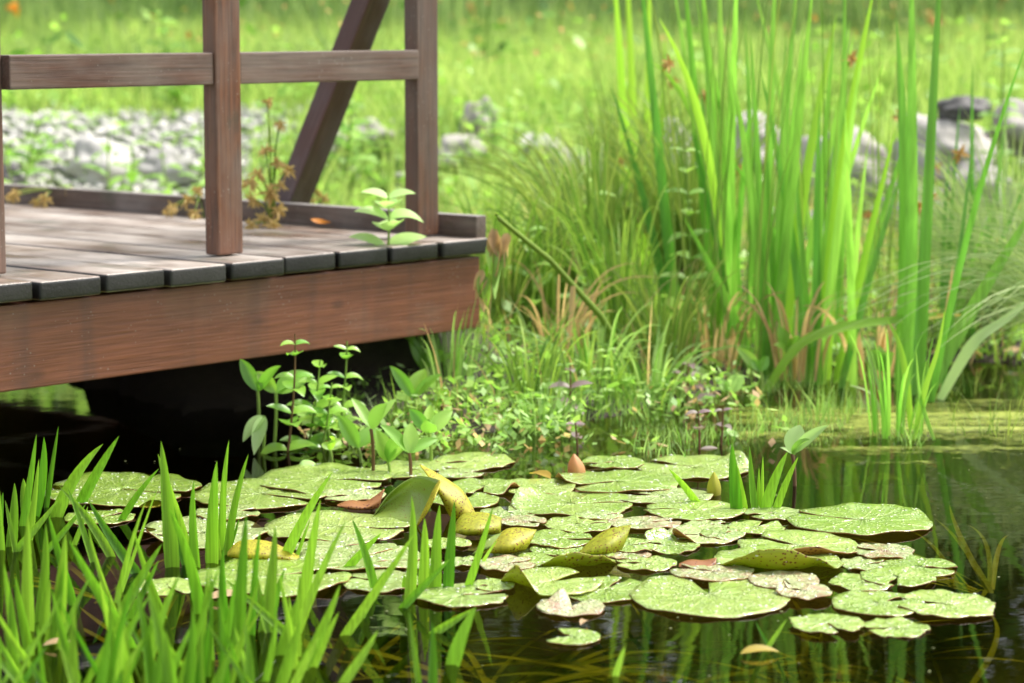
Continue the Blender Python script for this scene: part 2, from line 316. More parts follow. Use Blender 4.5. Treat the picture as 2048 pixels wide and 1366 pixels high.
# ------------------------------------------------------------------ terrain, water
SHX = [-30, -3.2, -1.9, -1.5, -1.15, -.96, -.80, -.68, -.45, -.2, 0, .25, .45, .7, 1.0, 1.4, 2.2, 4, 30]
SHY = [7.6, 7.6, 7.4, 6.9, 6.1, 5.5, 5.22, 4.94, 4.88, 4.74, 4.7, 4.9, 5.3, 5.6, 5.7, 5.6, 5.4, 5.3, 5.3]
def sstep(a, b, x):
    t = np.clip((x-a)/(b-a), 0, 1); return t*t*(3-2*t)
def ground(x, y):
    x = np.asarray(x, float); y = np.asarray(y, float)
    ys = np.interp(x, SHX, SHY)+.05*np.sin(x*9)+.03*np.sin(x*23+1)+.05*np.sin(x*71)*(x < -.4)
    ins = np.minimum(np.minimum(ys-y, 5.5-np.abs(x)), y+3.0)
    wet = -np.minimum(.6, np.maximum(ins, 0)*.9)
    dry = np.minimum(np.maximum(-ins, 0)*.14, .13)+.34*sstep(7.4, 9.1, y)+.012*np.clip(y-9, 0, 30)
    dry = dry+.02*np.sin(x*3.1+y*1.7)*sstep(.2, 1.0, -ins)
    und = np.clip((x+1.12+.07*np.sin(y*19)+.05*np.sin(x*60+y*31))/.5, 0, 1)*(1-sstep(-.15, .0, x))*sstep(5.05, 5.2, y)*(1-sstep(6.1, 6.4, y)); dry = np.where(und > 0, np.minimum(dry+.12*und, np.maximum(dry, .14)), dry)
    lim = np.where((x > -1.3) & (x < -.3) & (y > 4.9) & (y < 7.0), .15*np.clip((x+1.10+.06*np.sin(y*17))/.5, 0, 1)+.004, 9.0)
    return np.where(ins > 0, wet, np.minimum(dry, lim))
def axis(c, half, st, far):
    a = list(np.arange(c-half, c+half+1e-6, st)); s = st
    while a[-1] < far: s *= 1.35; a.append(a[-1]+s)
    s = st
    while a[0] > -far: s *= 1.35; a.insert(0, a[0]-s)
    return np.array(a)
gx = axis(0, 3.0, .05, 150); gy = axis(6.5, 4.0, .05, 160)
GX, GY = np.meshgrid(gx, gy)
m, t, o = mat('ground_soil'); tc = N(t, 'ShaderNodeTexCoord'); gi = N(t, 'ShaderNodeNewGeometry')
n1 = N(t, 'ShaderNodeTexNoise', Scale=5.0, Detail=8.0, Roughness=.7); t.links.new(tc.outputs['Object'], n1.inputs['Vector'])
n2 = N(t, 'ShaderNodeTexNoise', Scale=.9, Detail=4.0); t.links.new(tc.outputs['Object'], n2.inputs['Vector'])
soil = ramp(t, n1.outputs[0], [(.3, (.018, .012, .008)), (.7, (.055, .038, .022))]); turf = ramp(t, n1.outputs[0], [(.3, (.06, .14, .02)), (.7, (.2, .3, .05))])
sx = N(t, 'ShaderNodeSeparateXYZ'); t.links.new(gi.outputs['Position'], sx.inputs[0])
col = mix(t, ramp(t, math_(t, 'ADD', sx.outputs[2], math_(t, 'MULTIPLY', n2.outputs[0], .1)), [(.12, (0, 0, 0)), (.5, (1, 1, 1))]), soil, turf)
col = mix(t, ramp(t, math_(t, 'ADD', sx.outputs[2], .5), [(.40, (1, 1, 1)), (.49, (0, 0, 0))]), col, ramp(t, n1.outputs[0], [(.3, (.035, .045, .012)), (.7, (.10, .11, .03))]))
b = N(t, 'ShaderNodeBsdfPrincipled', Roughness=.9); bp = N(t, 'ShaderNodeBump', Strength=.7, Distance=.03)
t.links.new(n1.outputs[0], bp.inputs['Height']); t.links.new(bp.outputs[0], b.inputs['Normal']); t.links.new(col, b.inputs['Base Color']); t.links.new(b.outputs[0], o.inputs[0])
g = link('ground', mesh('ground', np.stack([GX, GY, ground(GX, GY)], -1), gridF(len(gy), len(gx)), m)); tag(g, kind='structure')

m, t, o = mat('pond_water'); tc = N(t, 'ShaderNodeTexCoord')
n1 = N(t, 'ShaderNodeTexNoise', Scale=7.0, Detail=2.0); mp = N(t, 'ShaderNodeMapping'); mp.inputs['Scale'].default_value = (1, 1.6, 1)
t.links.new(tc.outputs['Object'], mp.inputs[0]); t.links.new(mp.outputs[0], n1.inputs['Vector'])
n2 = N(t, 'ShaderNodeTexNoise', Scale=45.0, Detail=1.0); t.links.new(mp.outputs[0], n2.inputs['Vector'])
bp = N(t, 'ShaderNodeBump', Strength=.018, Distance=.02)
t.links.new(math_(t, 'ADD', n1.outputs[0], math_(t, 'MULTIPLY', n2.outputs[0], .06)), bp.inputs['Height'])
gl = N(t, 'ShaderNodeBsdfGlossy', Roughness=.02); t.links.new(bp.outputs[0], gl.inputs['Normal'])
tr = N(t, 'ShaderNodeBsdfTransparent'); tr.inputs[0].default_value = (.44, .40, .17, 1)
fr = N(t, 'ShaderNodeFresnel', IOR=1.33); t.links.new(bp.outputs[0], fr.inputs['Normal'])
mx = N(t, 'ShaderNodeMixShader'); t.links.new(fr.outputs[0], mx.inputs[0]); t.links.new(tr.outputs[0], mx.inputs[1]); t.links.new(gl.outputs[0], mx.inputs[2]); t.links.new(mx.outputs[0], o.inputs[0])
wx = np.linspace(-5.7, 5.7, 40); wy = np.linspace(-3.2, 7.9, 40); WX, WY = np.meshgrid(wx, wy)
wtr = link('pond_water', mesh('pond_water', np.stack([WX, WY, WX*0], -1), gridF(40, 40), m)); tag(wtr, kind='structure')

def open_(x, y):      # ground that is not below the platform
    lx = (x-EX0)*D1X[0]+(y-EY0)*D1X[1]; ly = -(x-EX0)*D1X[1]+(y-EY0)*D1X[0]
    return (lx > .0) | (ly < -.04)
EX0, EY0 = -.0459, 4.894*1.0389; D1X = (math.sin(.7165), math.cos(.7165))
# ------------------------------------------------------------------ wooden platform
TH = .7165; EX, EY = -.0459, 4.894*1.0389   # end corner of the deck edge
ZT = HC-.4315; BP = .145
D1 = Vector((math.sin(TH), math.cos(TH), 0)); D2 = Vector((-math.cos(TH), math.sin(TH), 0))
plat = empty('wooden_platform', (EX, EY, 0), math.atan2(D1.y, D1.x))
tag(plat, 'weathered red brown wooden platform with railing reaching over the pond', 'platform')
def L(p): d = Vector(p)-Vector((EX, EY, 0)); return Vector((d.dot(D1), d.dot(D2), p[2]))
dk = MB(); LEN = 4.2
for k in range(20):
    x1 = -k*BP-.006-(0 if k else -.004); x0 = -(k+1)*BP+.006; fr_ = (-.012 if k >= 4 else 0.0)+random.uniform(-.003, .003); dz = random.uniform(-.0015, .0015)
    me = mesh('tmp', *boxVF(x0, x1, fr_, LEN, ZT-.0325+dz, ZT+dz), M['deck']); bevelled(me, .006, 3)
    V = np.array([v.co for v in me.vertices]); F = [tuple(p.vertices) for p in me.polygons]
    quads = [f if len(f) == 4 else (f+(f[-1],))[:4] for f in F if len(f) in (3, 4)]
    dk.add(V, quads); bpy.data.meshes.remove(me)
dkm = dk.mesh('deck', M['deck'], False); bm = bmesh.new(); bm.from_mesh(dkm); bmesh.ops.dissolve_degenerate(bm, dist=1e-6, edges=bm.edges); bm.to_mesh(dkm); bm.free()
link('deck', dkm, plat)
def bar(name, x0, x1, y0, y1, z0, z1, mt, bev=.003):
    me = mesh(name, *boxVF(x0, x1, y0, y1, z0, z1), mt, False); bevelled(me, bev); return link(name, me, plat)
zb1, zb0 = ZT-.0389, ZT-.0389-.146
bar('beam', -2.9, -.012, .015, .062, zb0, zb1, M['beam'])
bar('end_beam', -.055, -.012, .064, LEN-.05, zb0, zb1-.002, M['beam'])
for ly in (1.1, 2.2, 3.3, 4.1): bar('joist', -2.9, -.058, ly, ly+.045, zb0+.004, zb1-.002, M['beam'])
for lx in (-.5, -1.1, -1.7, -2.3): bar('joist', lx-.045, lx, .064, 1.09, zb0+.01, zb1-.002, M['beam'])
bar('kerb', -.034, -.002, .006, LEN-.02, ZT-.004, ZT+.044, M['kerb'])
PW, PD, PTOP = .063, .036, ZT+.95
lp = []
for px, py in ((14, 551), (487, 510), (878, 472)):
    q = L(U(px, py, ZT)); lp.append(q); bar('post', q.x-PW, q.x, q.y, q.y+PD, ZT+.003, PTOP, M['post'], .004)
q = lp[0]; bar('post', q.x-.9-PW, q.x-.9, q.y, q.y+PD, ZT+.003, PTOP, M['post'], .004)
yr = lp[1].y
def railbar(name, xa, xb, z0, z1, dep=.034):
    return bar(name, xa, xb, yr+.004, yr+.004+dep, z0, z1, M['rail'], .003)
railbar('mid_rail', lp[1].x+.001, lp[2].x-PW-.001, ZT+.3178, ZT+.3766)
railbar('mid_rail', lp[0].x+.001, lp[1].x-PW-.001, ZT+.3178, ZT+.3766)
railbar('mid_rail', lp[0].x-.9+.001, lp[0].x-PW-.001, ZT+.3178, ZT+.3766)
bar('handrail', lp[0].x-1.1, lp[2].x+.05, yr-.02, yr+.075, PTOP+.002, PTOP+.04, M['rail'])
# brace leaning from the deck up to the last post, inside the railing
bb = L(U(572, 436, ZT)); bt = Vector((lp[2].x-.05, yr+PD+.01, ZT+.80))
_d = ray(757, -40); _o = Vector((0, 0, HC)); _x0 = bb.x; _t = (_x0-(_o-Vector((EX, EY, 0))).dot(D1))/_d.dot(D1); bt = L(_o+_d*_t)
bb = Vector((bb.x, bb.y, ZT+.004)); bt = bb+(bt-bb)*((PTOP-.02-bb.z)/(bt.z-bb.z))
bl = (bt-bb).length; bme = mesh('brace', *boxVF(-.033, .033, -.024, .024, 0, bl), M['brace'], False); bevelled(bme, .003)
br = link('brace', bme, plat); br.location = bb; br.rotation_euler = (bt-bb).to_track_quat('Z', 'Y').to_euler()

# ------------------------------------------------------------------ lily pads
def clump(x, y, s): return .5+.5*np.sin(x*s+1.3*np.sin(y*s*.7))*np.sin(y*s*1.1+1.7*np.sin(x*s*.6))
def padmesh(rx, ry, notch, nw, seed, wav=.006, curls=(), ragged=.015, nr=9, nth=72, cup=0.0):
    """notch: direction of the slit (world angle), nw half opening (rad). curls: (angle, half width, height)."""
    rs = random.Random(seed); ph = [rs.uniform(0, 6.28) for _ in range(8)]
    th = np.linspace(notch+nw, notch+2*np.pi-nw, nth); r = np.linspace(0, 1, nr)**.8
    rim = 1+ragged*(np.sin(5*th+ph[0])+.6*np.sin(9*th+ph[1])+.5*np.sin(17*th+ph[2])+.4*np.sin(31*th+ph[7]))
    edge = np.minimum((th-notch-nw), (notch+2*np.pi-nw-th)); rim = rim*np.clip(.82+edge*.9, 0, 1)**.5
    RR = r[:, None]*rim[None, :]; Z = np.zeros_like(RR); fall = RR**3
    wav = wav*.42*min(1.2, rx/.10)
    Z += wav*fall*(np.sin(3*th+ph[3])*.7+np.sin(5*th+ph[4])*.5+np.sin(11*th+ph[5])*.35)[None, :]+wav*.25*fall
    Z += .0012*np.sin(RR*9+ph[6])*np.sin(th*7)[None, :]+cup*RR**2
    for a, hw, h in curls:
        d = np.abs((th-a+np.pi) % (2*np.pi)-np.pi); wgt = np.clip(1-(d/hw)**2, 0, 1)**1.2
        lift = np.clip((RR-.62)/.38, 0, None)**1.4*wgt[None, :]
        Z += h*lift; RR = RR*(1-.16*lift*min(1, h/.03))
    X = rx*RR*np.cos(th)[None, :]; Y = ry*RR*np.sin(th)[None, :]
    return np.stack([X, Y, Z], -1), gridF(nr, nth)
PADS = []
bm = bmesh.new(); bmesh.ops.create_uvsphere(bm, u_segments=7, v_segments=5, radius=1.0); bmesh.ops.triangulate(bm, faces=bm.faces)
BV = np.array([v.co for v in bm.verts]); BF = np.array([[v.index for v in f.verts] for f in bm.faces]); bm.free()
def beads(par, V, rx, ry):
    """drops of rain lying on the leaf, as one part."""
    nr, nt_ = V.shape[:2]; n = int(4600*rx*ry); i = (nr-1)*np.sqrt(rng.uniform(0, .97, n)); j = rng.uniform(0, nt_-1.01, n); a = i.astype(int).clip(0, nr-2); b_ = j.astype(int); fi, fj = (i-a)[:, None], (j-b_)[:, None]
    P = V[a, b_]*(1-fi)*(1-fj)+V[a+1, b_]*fi*(1-fj)+V[a, b_+1]*(1-fi)*fj+V[a+1, b_+1]*fi*fj
    o = par.location; k = (clump(P[:, 0]+o.x, P[:, 1]+o.y, 40) > .22); P = P[k]; n = len(P)
    if n < 2: return
    s_ = rng.uniform(.0009, .0030, n)*(1-.3*(rng.uniform(0, 1, n) < .5)); st_ = rng.uniform(.8, 1.4, n)
    W = BV[None]*np.stack([s_*st_, s_, s_*.5], -1)[:, None, :]+P[:, None, :]+np.array([0, 0, .0011]); F = BF[None]+np.arange(n)[:, None, None]*len(BV)
    d = link('water_beads', mesh('water_beads', W.reshape(-1, 3), F.reshape(-1, 3), M['bead']), par); d['kind'] = 'stuff'
def pad(x0, x1, y0, y1, notch, mt, label, curls=(), nw=.16, wav=.006, under='under_red', zo=None, rot=0.0, ragged=.015, cup=0.0):
    i = len(PADS); cxp = (x0+x1)/2
    a = U(cxp, y0); b = U(cxp, y1); Y = (a.y+b.y)/2; c = U(cxp, (y0+y1)/2); rx = (x1-x0)/2*Y/FPX
    ry = min(max((a.y-b.y)/2*1.08, rx*.8), rx*1.25); c.y = b.y+ry*.95; rx *= 1.04
    V, F = padmesh(rx, ry, R(notch), nw, i*13+1, wav, [(R(q[0]), R(q[1]), q[2]) for q in curls], ragged, cup=cup)
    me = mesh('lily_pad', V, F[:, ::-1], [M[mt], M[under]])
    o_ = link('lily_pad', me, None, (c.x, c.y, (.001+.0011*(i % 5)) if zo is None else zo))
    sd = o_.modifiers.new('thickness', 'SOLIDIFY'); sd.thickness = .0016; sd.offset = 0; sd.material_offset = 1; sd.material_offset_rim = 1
    tag(o_, label, 'lily pad', 'lily pads floating on the pond'); PADS.append(o_); beads(o_, V, rx, ry); return o_
# world angle: 0 right, 90 away, 270 towards the camera
pad(94, 396, 944, 1014, -20, 'pad', 'large lily pad nearest the dark water under the platform, wavy back edge', nw=.06, wav=.008)
pad(130, 267, 1024, 1052, 40, 'pad', 'small lily pad in dark water behind the thick tuft of green blades')
pad(392, 655, 955, 1021, 330, 'pad', 'broad lily pad behind the tall pair of blades, narrow slit facing right', nw=.08)
pad(517, 780, 937, 991, 345, 'pad', 'wide oval lily pad carrying an upturned white flap at its back edge', nw=.1)
pad(395, 522, 1010, 1046, 20, 'pad_pale', 'small pale lily pad tucked between the two tallest blade tufts')
pad(271, 532, 1037, 1098, 200, 'pad_pale', 'lily pad with crinkled reddish front rim behind the blade tufts', curls=[(215, 40, .014)], wav=.009)
pad(528, 822, 1030, 1086, 350, 'pad', 'large smooth lily pad with a long slit, in front of the big raised leaf', nw=.05)
pad(588, 792, 1076, 1120, 30, 'pad_pale', 'silvery wet lily pad with thin red edge, below the large smooth pad', wav=.009)
pad(596, 842, 1098, 1146, 100, 'pad_pale', 'pale lily pad crossed by thin leaning blades at its middle')
pad(390, 702, 1126, 1197, 20, 'pad', 'big yellow green lily pad behind the front thicket of blades')
pad(275, 402, 1148, 1192, 300, 'pad', 'mostly hidden lily pad deep among the crowded front blades')
pad(686, 842, 1128, 1186, 160, 'pad_pale', 'notched pale lily pad just behind the row of four upright blades')
pad(830, 1016, 1175, 1217, 10, 'pad_pale', 'pale grey green lily pad with ragged back edge beside the upright blades', ragged=.03)
pad(943, 1030, 1156, 1188, 200, 'pad', 'small lily pad half covered by the pad with rolled rim')
pad(1003, 1205, 1136, 1197, 35, 'pad', 'smooth bright lily pad with its near rim rolled up in a yellow lip', curls=[(215, 38, .028)], under='under', nw=.3)
pad(1115, 1305, 1150, 1206, 60, 'pad', 'bright lily pad between the rolled pad and the largest notched pad', nw=.1)
pad(1263, 1576, 1152, 1237, 96, 'pad', 'largest front lily pad, heart shaped with its notch facing away', nw=.17, wav=.003, zo=.003)
pad(1074, 1208, 1186, 1237, 75, 'pad_red', 'small pinkish lily pad with one lobe raised to a point', nw=.35, wav=.004)
pad(1085, 1198, 1248, 1293, 160, 'pad', 'small half sunken triangular lily pad nearest the camera', nw=.7, zo=.002)
pad(957, 1072, 1118, 1149, 20, 'pad_red', 'small mottled pink and green lily pad behind the rolled pad')
pad(1037, 1232, 1098, 1145, 130, 'pad', 'lily pad with a deep notch behind and a curled yellow front lip', curls=[(285, 62, .024)], under='under', nw=.2)
pad(1230, 1352, 1116, 1144, 180, 'pad', 'small flat oval lily pad beside the curled yellow lip')
pad(1212, 1302, 1104, 1123, 20, 'pad_red', 'tiny dark red lily pad under the pointed speckled leaf', zo=.003)
pad(1050, 1186, 1058, 1100, 350, 'pad', 'mid sized lily pad left of the pointed speckled leaf base')
pad(1205, 1312, 1064, 1111, 20, 'pad', 'lily pad partly hidden by the pointed speckled leaf', curls=[(150, 40, .012)])
pad(1268, 1394, 1054, 1108, 150, 'pad', 'lily pad with a puckered middle right of the pointed speckled leaf', wav=.012, curls=[(120, 50, .016)])
pad(1330, 1482, 1048, 1090, 190, 'pad_pale', 'pale lily pad with brown lifted rim on its near side', curls=[(215, 40, .014)])
pad(1216, 1362, 1038, 1062, 20, 'pad_red', 'thin looking pinkish lily pad behind the pointed speckled leaf')
pad(1090, 1222, 1038, 1070, 10, 'pad', 'lily pad with a short slit behind the flat speckled leaf', nw=.08)
pad(1000, 1092, 1035, 1060, 330, 'pad_red', 'small reddish lily pad behind the yellow speckled leaves')
pad(962, 1072, 1008, 1039, 100, 'pad_pale', 'puckered pale pink lily pad right of the tall yellow leaf', wav=.012)
pad(1022, 1264, 987, 1035, 5, 'pad', 'wide wet lily pad with white folded flap at its far corner', curls=[(150, 34, .018)], nw=.05)
pad(1000, 1150, 962, 993, 200, 'pad', 'smooth oval lily pad behind the wide wet pad')
pad(900, 1037, 953, 993, 260, 'pad', 'rear lily pad touching the tall yellow leaf', curls=[(330, 24, .012)])
pad(862, 998, 988, 1022, 80, 'pad', 'lily pad in the gap under the leaning yellow leaf')
pad(745, 908, 920, 957, 330, 'pad', 'rear lily pad at the foot of the bogbean shoots')
pad(868, 1026, 910, 941, 200, 'pad', 'farthest lily pad, lying against the bright shore grass')
pad(876, 966, 936, 960, 20, 'pad_pale', 'narrow lily pad between the two farthest pads')
pad(1110, 1357, 948, 990, 210, 'pad', 'long lily pad with brown turned rim in front of the orange bud', curls=[(190, 26, .016)])
pad(1165, 1286, 916, 943, 200, 'pad', 'small far lily pad just right of the orange bud')
pad(1275, 1501, 914, 959, 150, 'pad', 'broad far lily pad left of the tuft with five pointed blades', curls=[(25, 26, .02)])
pad(1222, 1422, 979, 1011, 160, 'pad_pale', 'silvery lily pad pierced by one leaning green blade')
pad(1288, 1492, 1007, 1043, 170, 'pad', 'lily pad with dark slit in front of the tuft with five pointed blades', nw=.06)
pad(1488, 1602, 1019, 1045, 200, 'pad_pale', 'small lily pad at the foot of the tuft with five pointed blades')
pad(1580, 1860, 1021, 1076, 155, 'pad', 'large outlying lily pad with lifted far rim in open dark water', curls=[(60, 60, .005)], nw=.06)
pad(1368, 1462, 1038, 1063, 20, 'pad_pale', 'small lily pad squeezed between two larger silvery pads')
pad(1456, 1568, 1042, 1071, 60, 'pad', 'plain small oval lily pad left of the large outlying pad')
pad(1480, 1718, 1070, 1126, 135, 'pad', 'lily pad with long slit and curled brown front rim', curls=[(275, 40, .02)], nw=.13)
pad(1705, 1824, 1086, 1123, 160, 'pad_red', 'reddish crinkled lily pad at the tip of the long slit pad', wav=.011, ragged=.03)
pad(1432, 1682, 1101, 1158, 70, 'pad', 'lily pad folded at the front into a wide yellow green lip', curls=[(262, 62, .034)], under='under', nw=.05, zo=.006)
pad(1680, 1782, 1117, 1143, 20, 'pad_pale', 'small grey green lily pad beneath the reddish crinkled pad')
pad(1765, 1917, 1119, 1156, 340, 'pad', 'lily pad with split tip farthest to the right at mid distance', nw=.2)
pad(1660, 1787, 1152, 1186, 350, 'pad', 'lily pad with scalloped near edge beside the split pad', ragged=.03)
pad(1722, 1868, 1141, 1179, 250, 'pad', 'long lily pad lying over its scalloped neighbour')
pad(1342, 1506, 1134, 1169, 150, 'pad_red', 'pink rimmed oval lily pad behind the largest notched pad')
pad(1498, 1637, 1151, 1185, 280, 'pad_red', 'red veined green lily pad right of the largest notched pad', zo=.005)
pad(1552, 1663, 1177, 1207, 150, 'pad_red', 'deep pink lily pad with upturned edge at the right of the heart shaped one', curls=[(150, 34, .014)], zo=.007)
pad(1662, 1842, 1175, 1236, 30, 'pad', 'big front lily pad forming the near half of a pair', wav=.004)
pad(1790, 1981, 1171, 1241, 165, 'pad', 'rightmost front lily pad with torn near edge and deep slit', ragged=.035, nw=.2)
pad(1582, 1726, 1238, 1275, 290, 'pad', 'ragged lily pad alone in front of the pair, bites in near edge', ragged=.04)
pad(1726, 1855, 1240, 1276, 190, 'pad', 'ragged lily pad touching its lone neighbour in the dark front water', ragged=.05)
pad(850, 942, 1064, 1101, 300, 'pad', 'little lily pad with turned corner under the speckled leaves')
pad(893, 962, 1106, 1136, 20, 'pad_pale', 'tiny lily pad behind the single leaning blade')

pad(640, 770, 984, 1008, 200, 'pad_pale', 'small silvery lily pad behind the low brown yellow leaf')
pad(1150, 1245, 1030, 1046, 20, 'pad_pale', 'narrow silvery lily pad below the wide wet pad')
pad(1060, 1170, 1092, 1112, 300, 'pad', 'half hidden lily pad behind the deep notched one')
pad(820, 900, 1110, 1142, 40, 'pad_pale', 'half hidden lily pad behind the row of four upright blades')
pad(1400, 1490, 1060, 1082, 30, 'pad_pale', 'small lily pad wedged before the long slit pad')
pad(700, 800, 1106, 1130, 250, 'pad_pale', 'silvery lily pad below the crossed narrow blades')
def loft(A, B, n=26, k=12, bulge=(0, 0, 0)):
    """sheet between two 3D polylines A (water edge) and B (rim)."""
    def rs(P):
        P = np.array([tuple(p) for p in P], float); q = np.linspace(0, len(P)-1, n)
        # smooth (cosine-free) Catmull-Rom sampling
        out = []
        for u in q:
            i = min(int(u), len(P)-2); f = u-i; p0, p1, p2, p3 = P[max(i-1, 0)], P[i], P[i+1], P[min(i+2, len(P)-1)]
            out.append(.5*((2*p1)+(-p0+p2)*f+(2*p0-5*p1+4*p2-p3)*f*f+(-p0+3*p1-3*p2+p3)*f**3))
        return np.array(out)
    a, b = rs(A), rs(B); v = np.linspace(0, 1, k)[None, :, None]; bl = np.array(bulge, float)
    V = a[:, None, :]*(1-v)+b[:, None, :]*v+bl*(np.sin(np.pi*v))*(np.sin(np.pi*np.linspace(0, 1, n))[:, None, None]*.7+.3)
    return V.reshape(-1, 3), gridF(n, k)
def raised(label, Y, A, B, mats, bulge=(0, 0, 0), lean=0.0, extra=()):
    """a pad that stands out of the water; A, B picture outlines, lean: how far the rim stands behind the water edge."""
    base = UD(A[len(A)//2][0], A[len(A)//2][1], Y); mbs = MB()
    def P(q, d): return UD(q[0], q[1], Y+d+(q[2] if len(q) > 2 else 0))-base
    V, F = loft([P(q, 0) for q in A], [P(q, lean) for q in B], bulge=bulge); mbs.add(V, F)
    me = mbs.mesh('raised_lily_leaf', [M[x] for x in mats]); o_ = link('raised_lily_leaf', me, None, base)
    sd = o_.modifiers.new('thickness', 'SOLIDIFY'); sd.thickness = .0016; sd.offset = 0; sd.material_offset = 1; sd.material_offset_rim = 1
    tag(o_, label, 'lily leaf', 'lily leaves standing out of the water')
    for A2, B2, mt, lab in extra:
        m2 = MB(); V, F = loft([P(q, 0) for q in A2], [P(q, 0) for q in B2], n=20, k=6); m2.add(V, F)
        o2 = m2.obj('folded_rim', M[mt], o_); o2['label'] = lab
        sd = o2.modifiers.new('thickness', 'SOLIDIFY'); sd.thickness = .0016
    return o_
def wy_(py): return U(1024, py).y
raised('tallest raised lily leaf, glossy green inside, arching over with a speckled yellow rim', wy_(1050),
       [(746, 1036, .05), (772, 1042, .03), (800, 1048, .01), (832, 1054, 0)], [(746, 1034, .06), (782, 985, .07), (832, 953, .06), (880, 960, .02)],
       ('raised', 'raised'), (0, .03, 0), 0.0,
       [([(832, 1054, -.005), (842, 1030, -.004), (856, 1000, -.004), (866, 978, .005), (878, 960, .015)], [(834, 1050, -.02), (851, 1028, -.035), (866, 1000, -.035), (874, 982, -.02), (881, 964, .005)], 'raised_yellow', 'narrow yellow rim with dark specks')])
raised('tall yellow speckled lily leaf leaning behind the tallest green one', wy_(1036),
       [(868, 965, .02), (884, 1000, .0), (902, 1034, 0), (925, 1036, 0)], [(839, 929, .06), (876, 948, .04), (925, 982, .02), (955, 1035, .0)], ('raised_yellow', 'raised_yellow'), (.0, -.02, 0))
raised('rounded yellow speckled lily leaf curving up beside the leaning one', wy_(1070),
       [(907, 1062, -.01), (930, 1070, -.02), (960, 1070, -.02), (1000, 1066, 0)], [(906, 1058, .02), (925, 1030, .03), (965, 1025, .03), (1003, 1036, .02)], ('raised_yellow', 'raised_yellow'), (0, -.03, 0))
raised('upright yellow lily leaf with brown specks and a dark folded side', wy_(1106),
       [(962, 1106, -.01), (990, 1106, -.02), (1020, 1107, -.02), (1050, 1100, 0)], [(1000, 1068, .02), (1015, 1058, .02), (1040, 1056, .02), (1073, 1060, .02)], ('raised_yellow', 'raised_yellow'), (0, -.025, 0), 0.0,
       [([(945, 1110, -.01), (958, 1104, -.012), (975, 1098, -.015), (992, 1090, -.01)], [(958, 1098, .0), (972, 1082, .0), (988, 1072, .01), (1003, 1068, .015)], 'raised', 'dark green folded side')])
raised('pointed yellow speckled lily leaf standing alone among the flat pads', wy_(1108),
       [(1158, 1108, 0), (1185, 1108, -.015), (1215, 1109, -.015), (1240, 1106, 0)], [(1160, 1103, .01), (1185, 1078, .02), (1220, 1058, .02), (1263, 1050, .02)], ('raised_yellow', 'raised_yellow'), (0, -.02, 0))
raised('low brown yellow lily leaf with one raised pointed end', wy_(1020),
       [(676, 1012, 0), (700, 1018, -.01), (730, 1019, -.01), (757, 1016, 0)], [(674, 1010, .01), (700, 1001, .015), (734, 1002, .015), (769, 978, .015)], ('under_red', 'under_red'), (0, -.015, 0))
raised('curled yellow speckled lily leaf half hidden behind the upright blades', wy_(1124),
       [(456, 1112, .0), (490, 1120, -.01), (550, 1122, -.01), (603, 1124, 0)], [(456, 1104, .02), (482, 1082, .02), (540, 1084, .02), (598, 1112, .01)], ('raised_yellow', 'raised_yellow'), (0, -.025, 0))
raised('small rolled brown orange lily leaf between pink pads', wy_(1138),
       [(1357, 1134, 0), (1380, 1139, -.01), (1410, 1139, -.01), (1430, 1132, 0)], [(1358, 1128, .01), (1380, 1120, .015), (1408, 1121, .015), (1433, 1116, .01)], ('under_red', 'under_red'), (0, -.01, 0))
raised('upturned pale lily leaf flap behind the wide oval pad', wy_(941),
       [(600, 941, 0), (612, 942, 0), (625, 942, 0), (640, 940, 0)], [(598, 930, .02), (606, 921, .03), (624, 923, .03), (640, 936, .02)], ('pad_pale', 'mint'), (0, -.01, 0))
raised('pinkish pointed lily leaf lobe standing up before the rolled pad', wy_(1226),
       [(1076, 1216, 0), (1095, 1226, -.01), (1120, 1230, -.01), (1142, 1222, 0)], [(1076, 1212, .01), (1098, 1198, .03), (1126, 1176, .05), (1143, 1212, .02)], ('pad_red', 'pad_red'), (0, -.005, 0))
def bud(px, py0, py1, wpx, mt, label, lean=0):
    b0 = U(px, py0); top = UD(px+lean, py1, b0.y); n = 14; t_ = np.linspace(0, 1, n)
    Pp = bez((0, 0, -.01), tuple((top-b0)*.5), tuple(top-b0), n); rr = wpx/2*b0.y/FPX*np.maximum(np.sin(np.pi*(t_*.78+.2))**.9*(1-.25*t_), .02)
    th = np.arange(17)/16*2*np.pi; V = Pp[:, None, :]+(rr[:, None]*(1+.10*np.cos(4*th)[None, :]))[..., None]*np.stack([np.cos(th), np.sin(th), 0*th], -1)[None]
    o_ = link('lily_bud', mesh('lily_bud', V, gridF(n, 17), M[mt]), None, b0); tag(o_, label, 'flower bud'); return o_
bud(1156, 950, 908, 36, 'bud', 'pale orange pointed lily bud standing among the far pads', -8)
bud(1428, 990, 944, 29, 'bud_green', 'yellow green pointed lily bud left of the tuft with five blades')

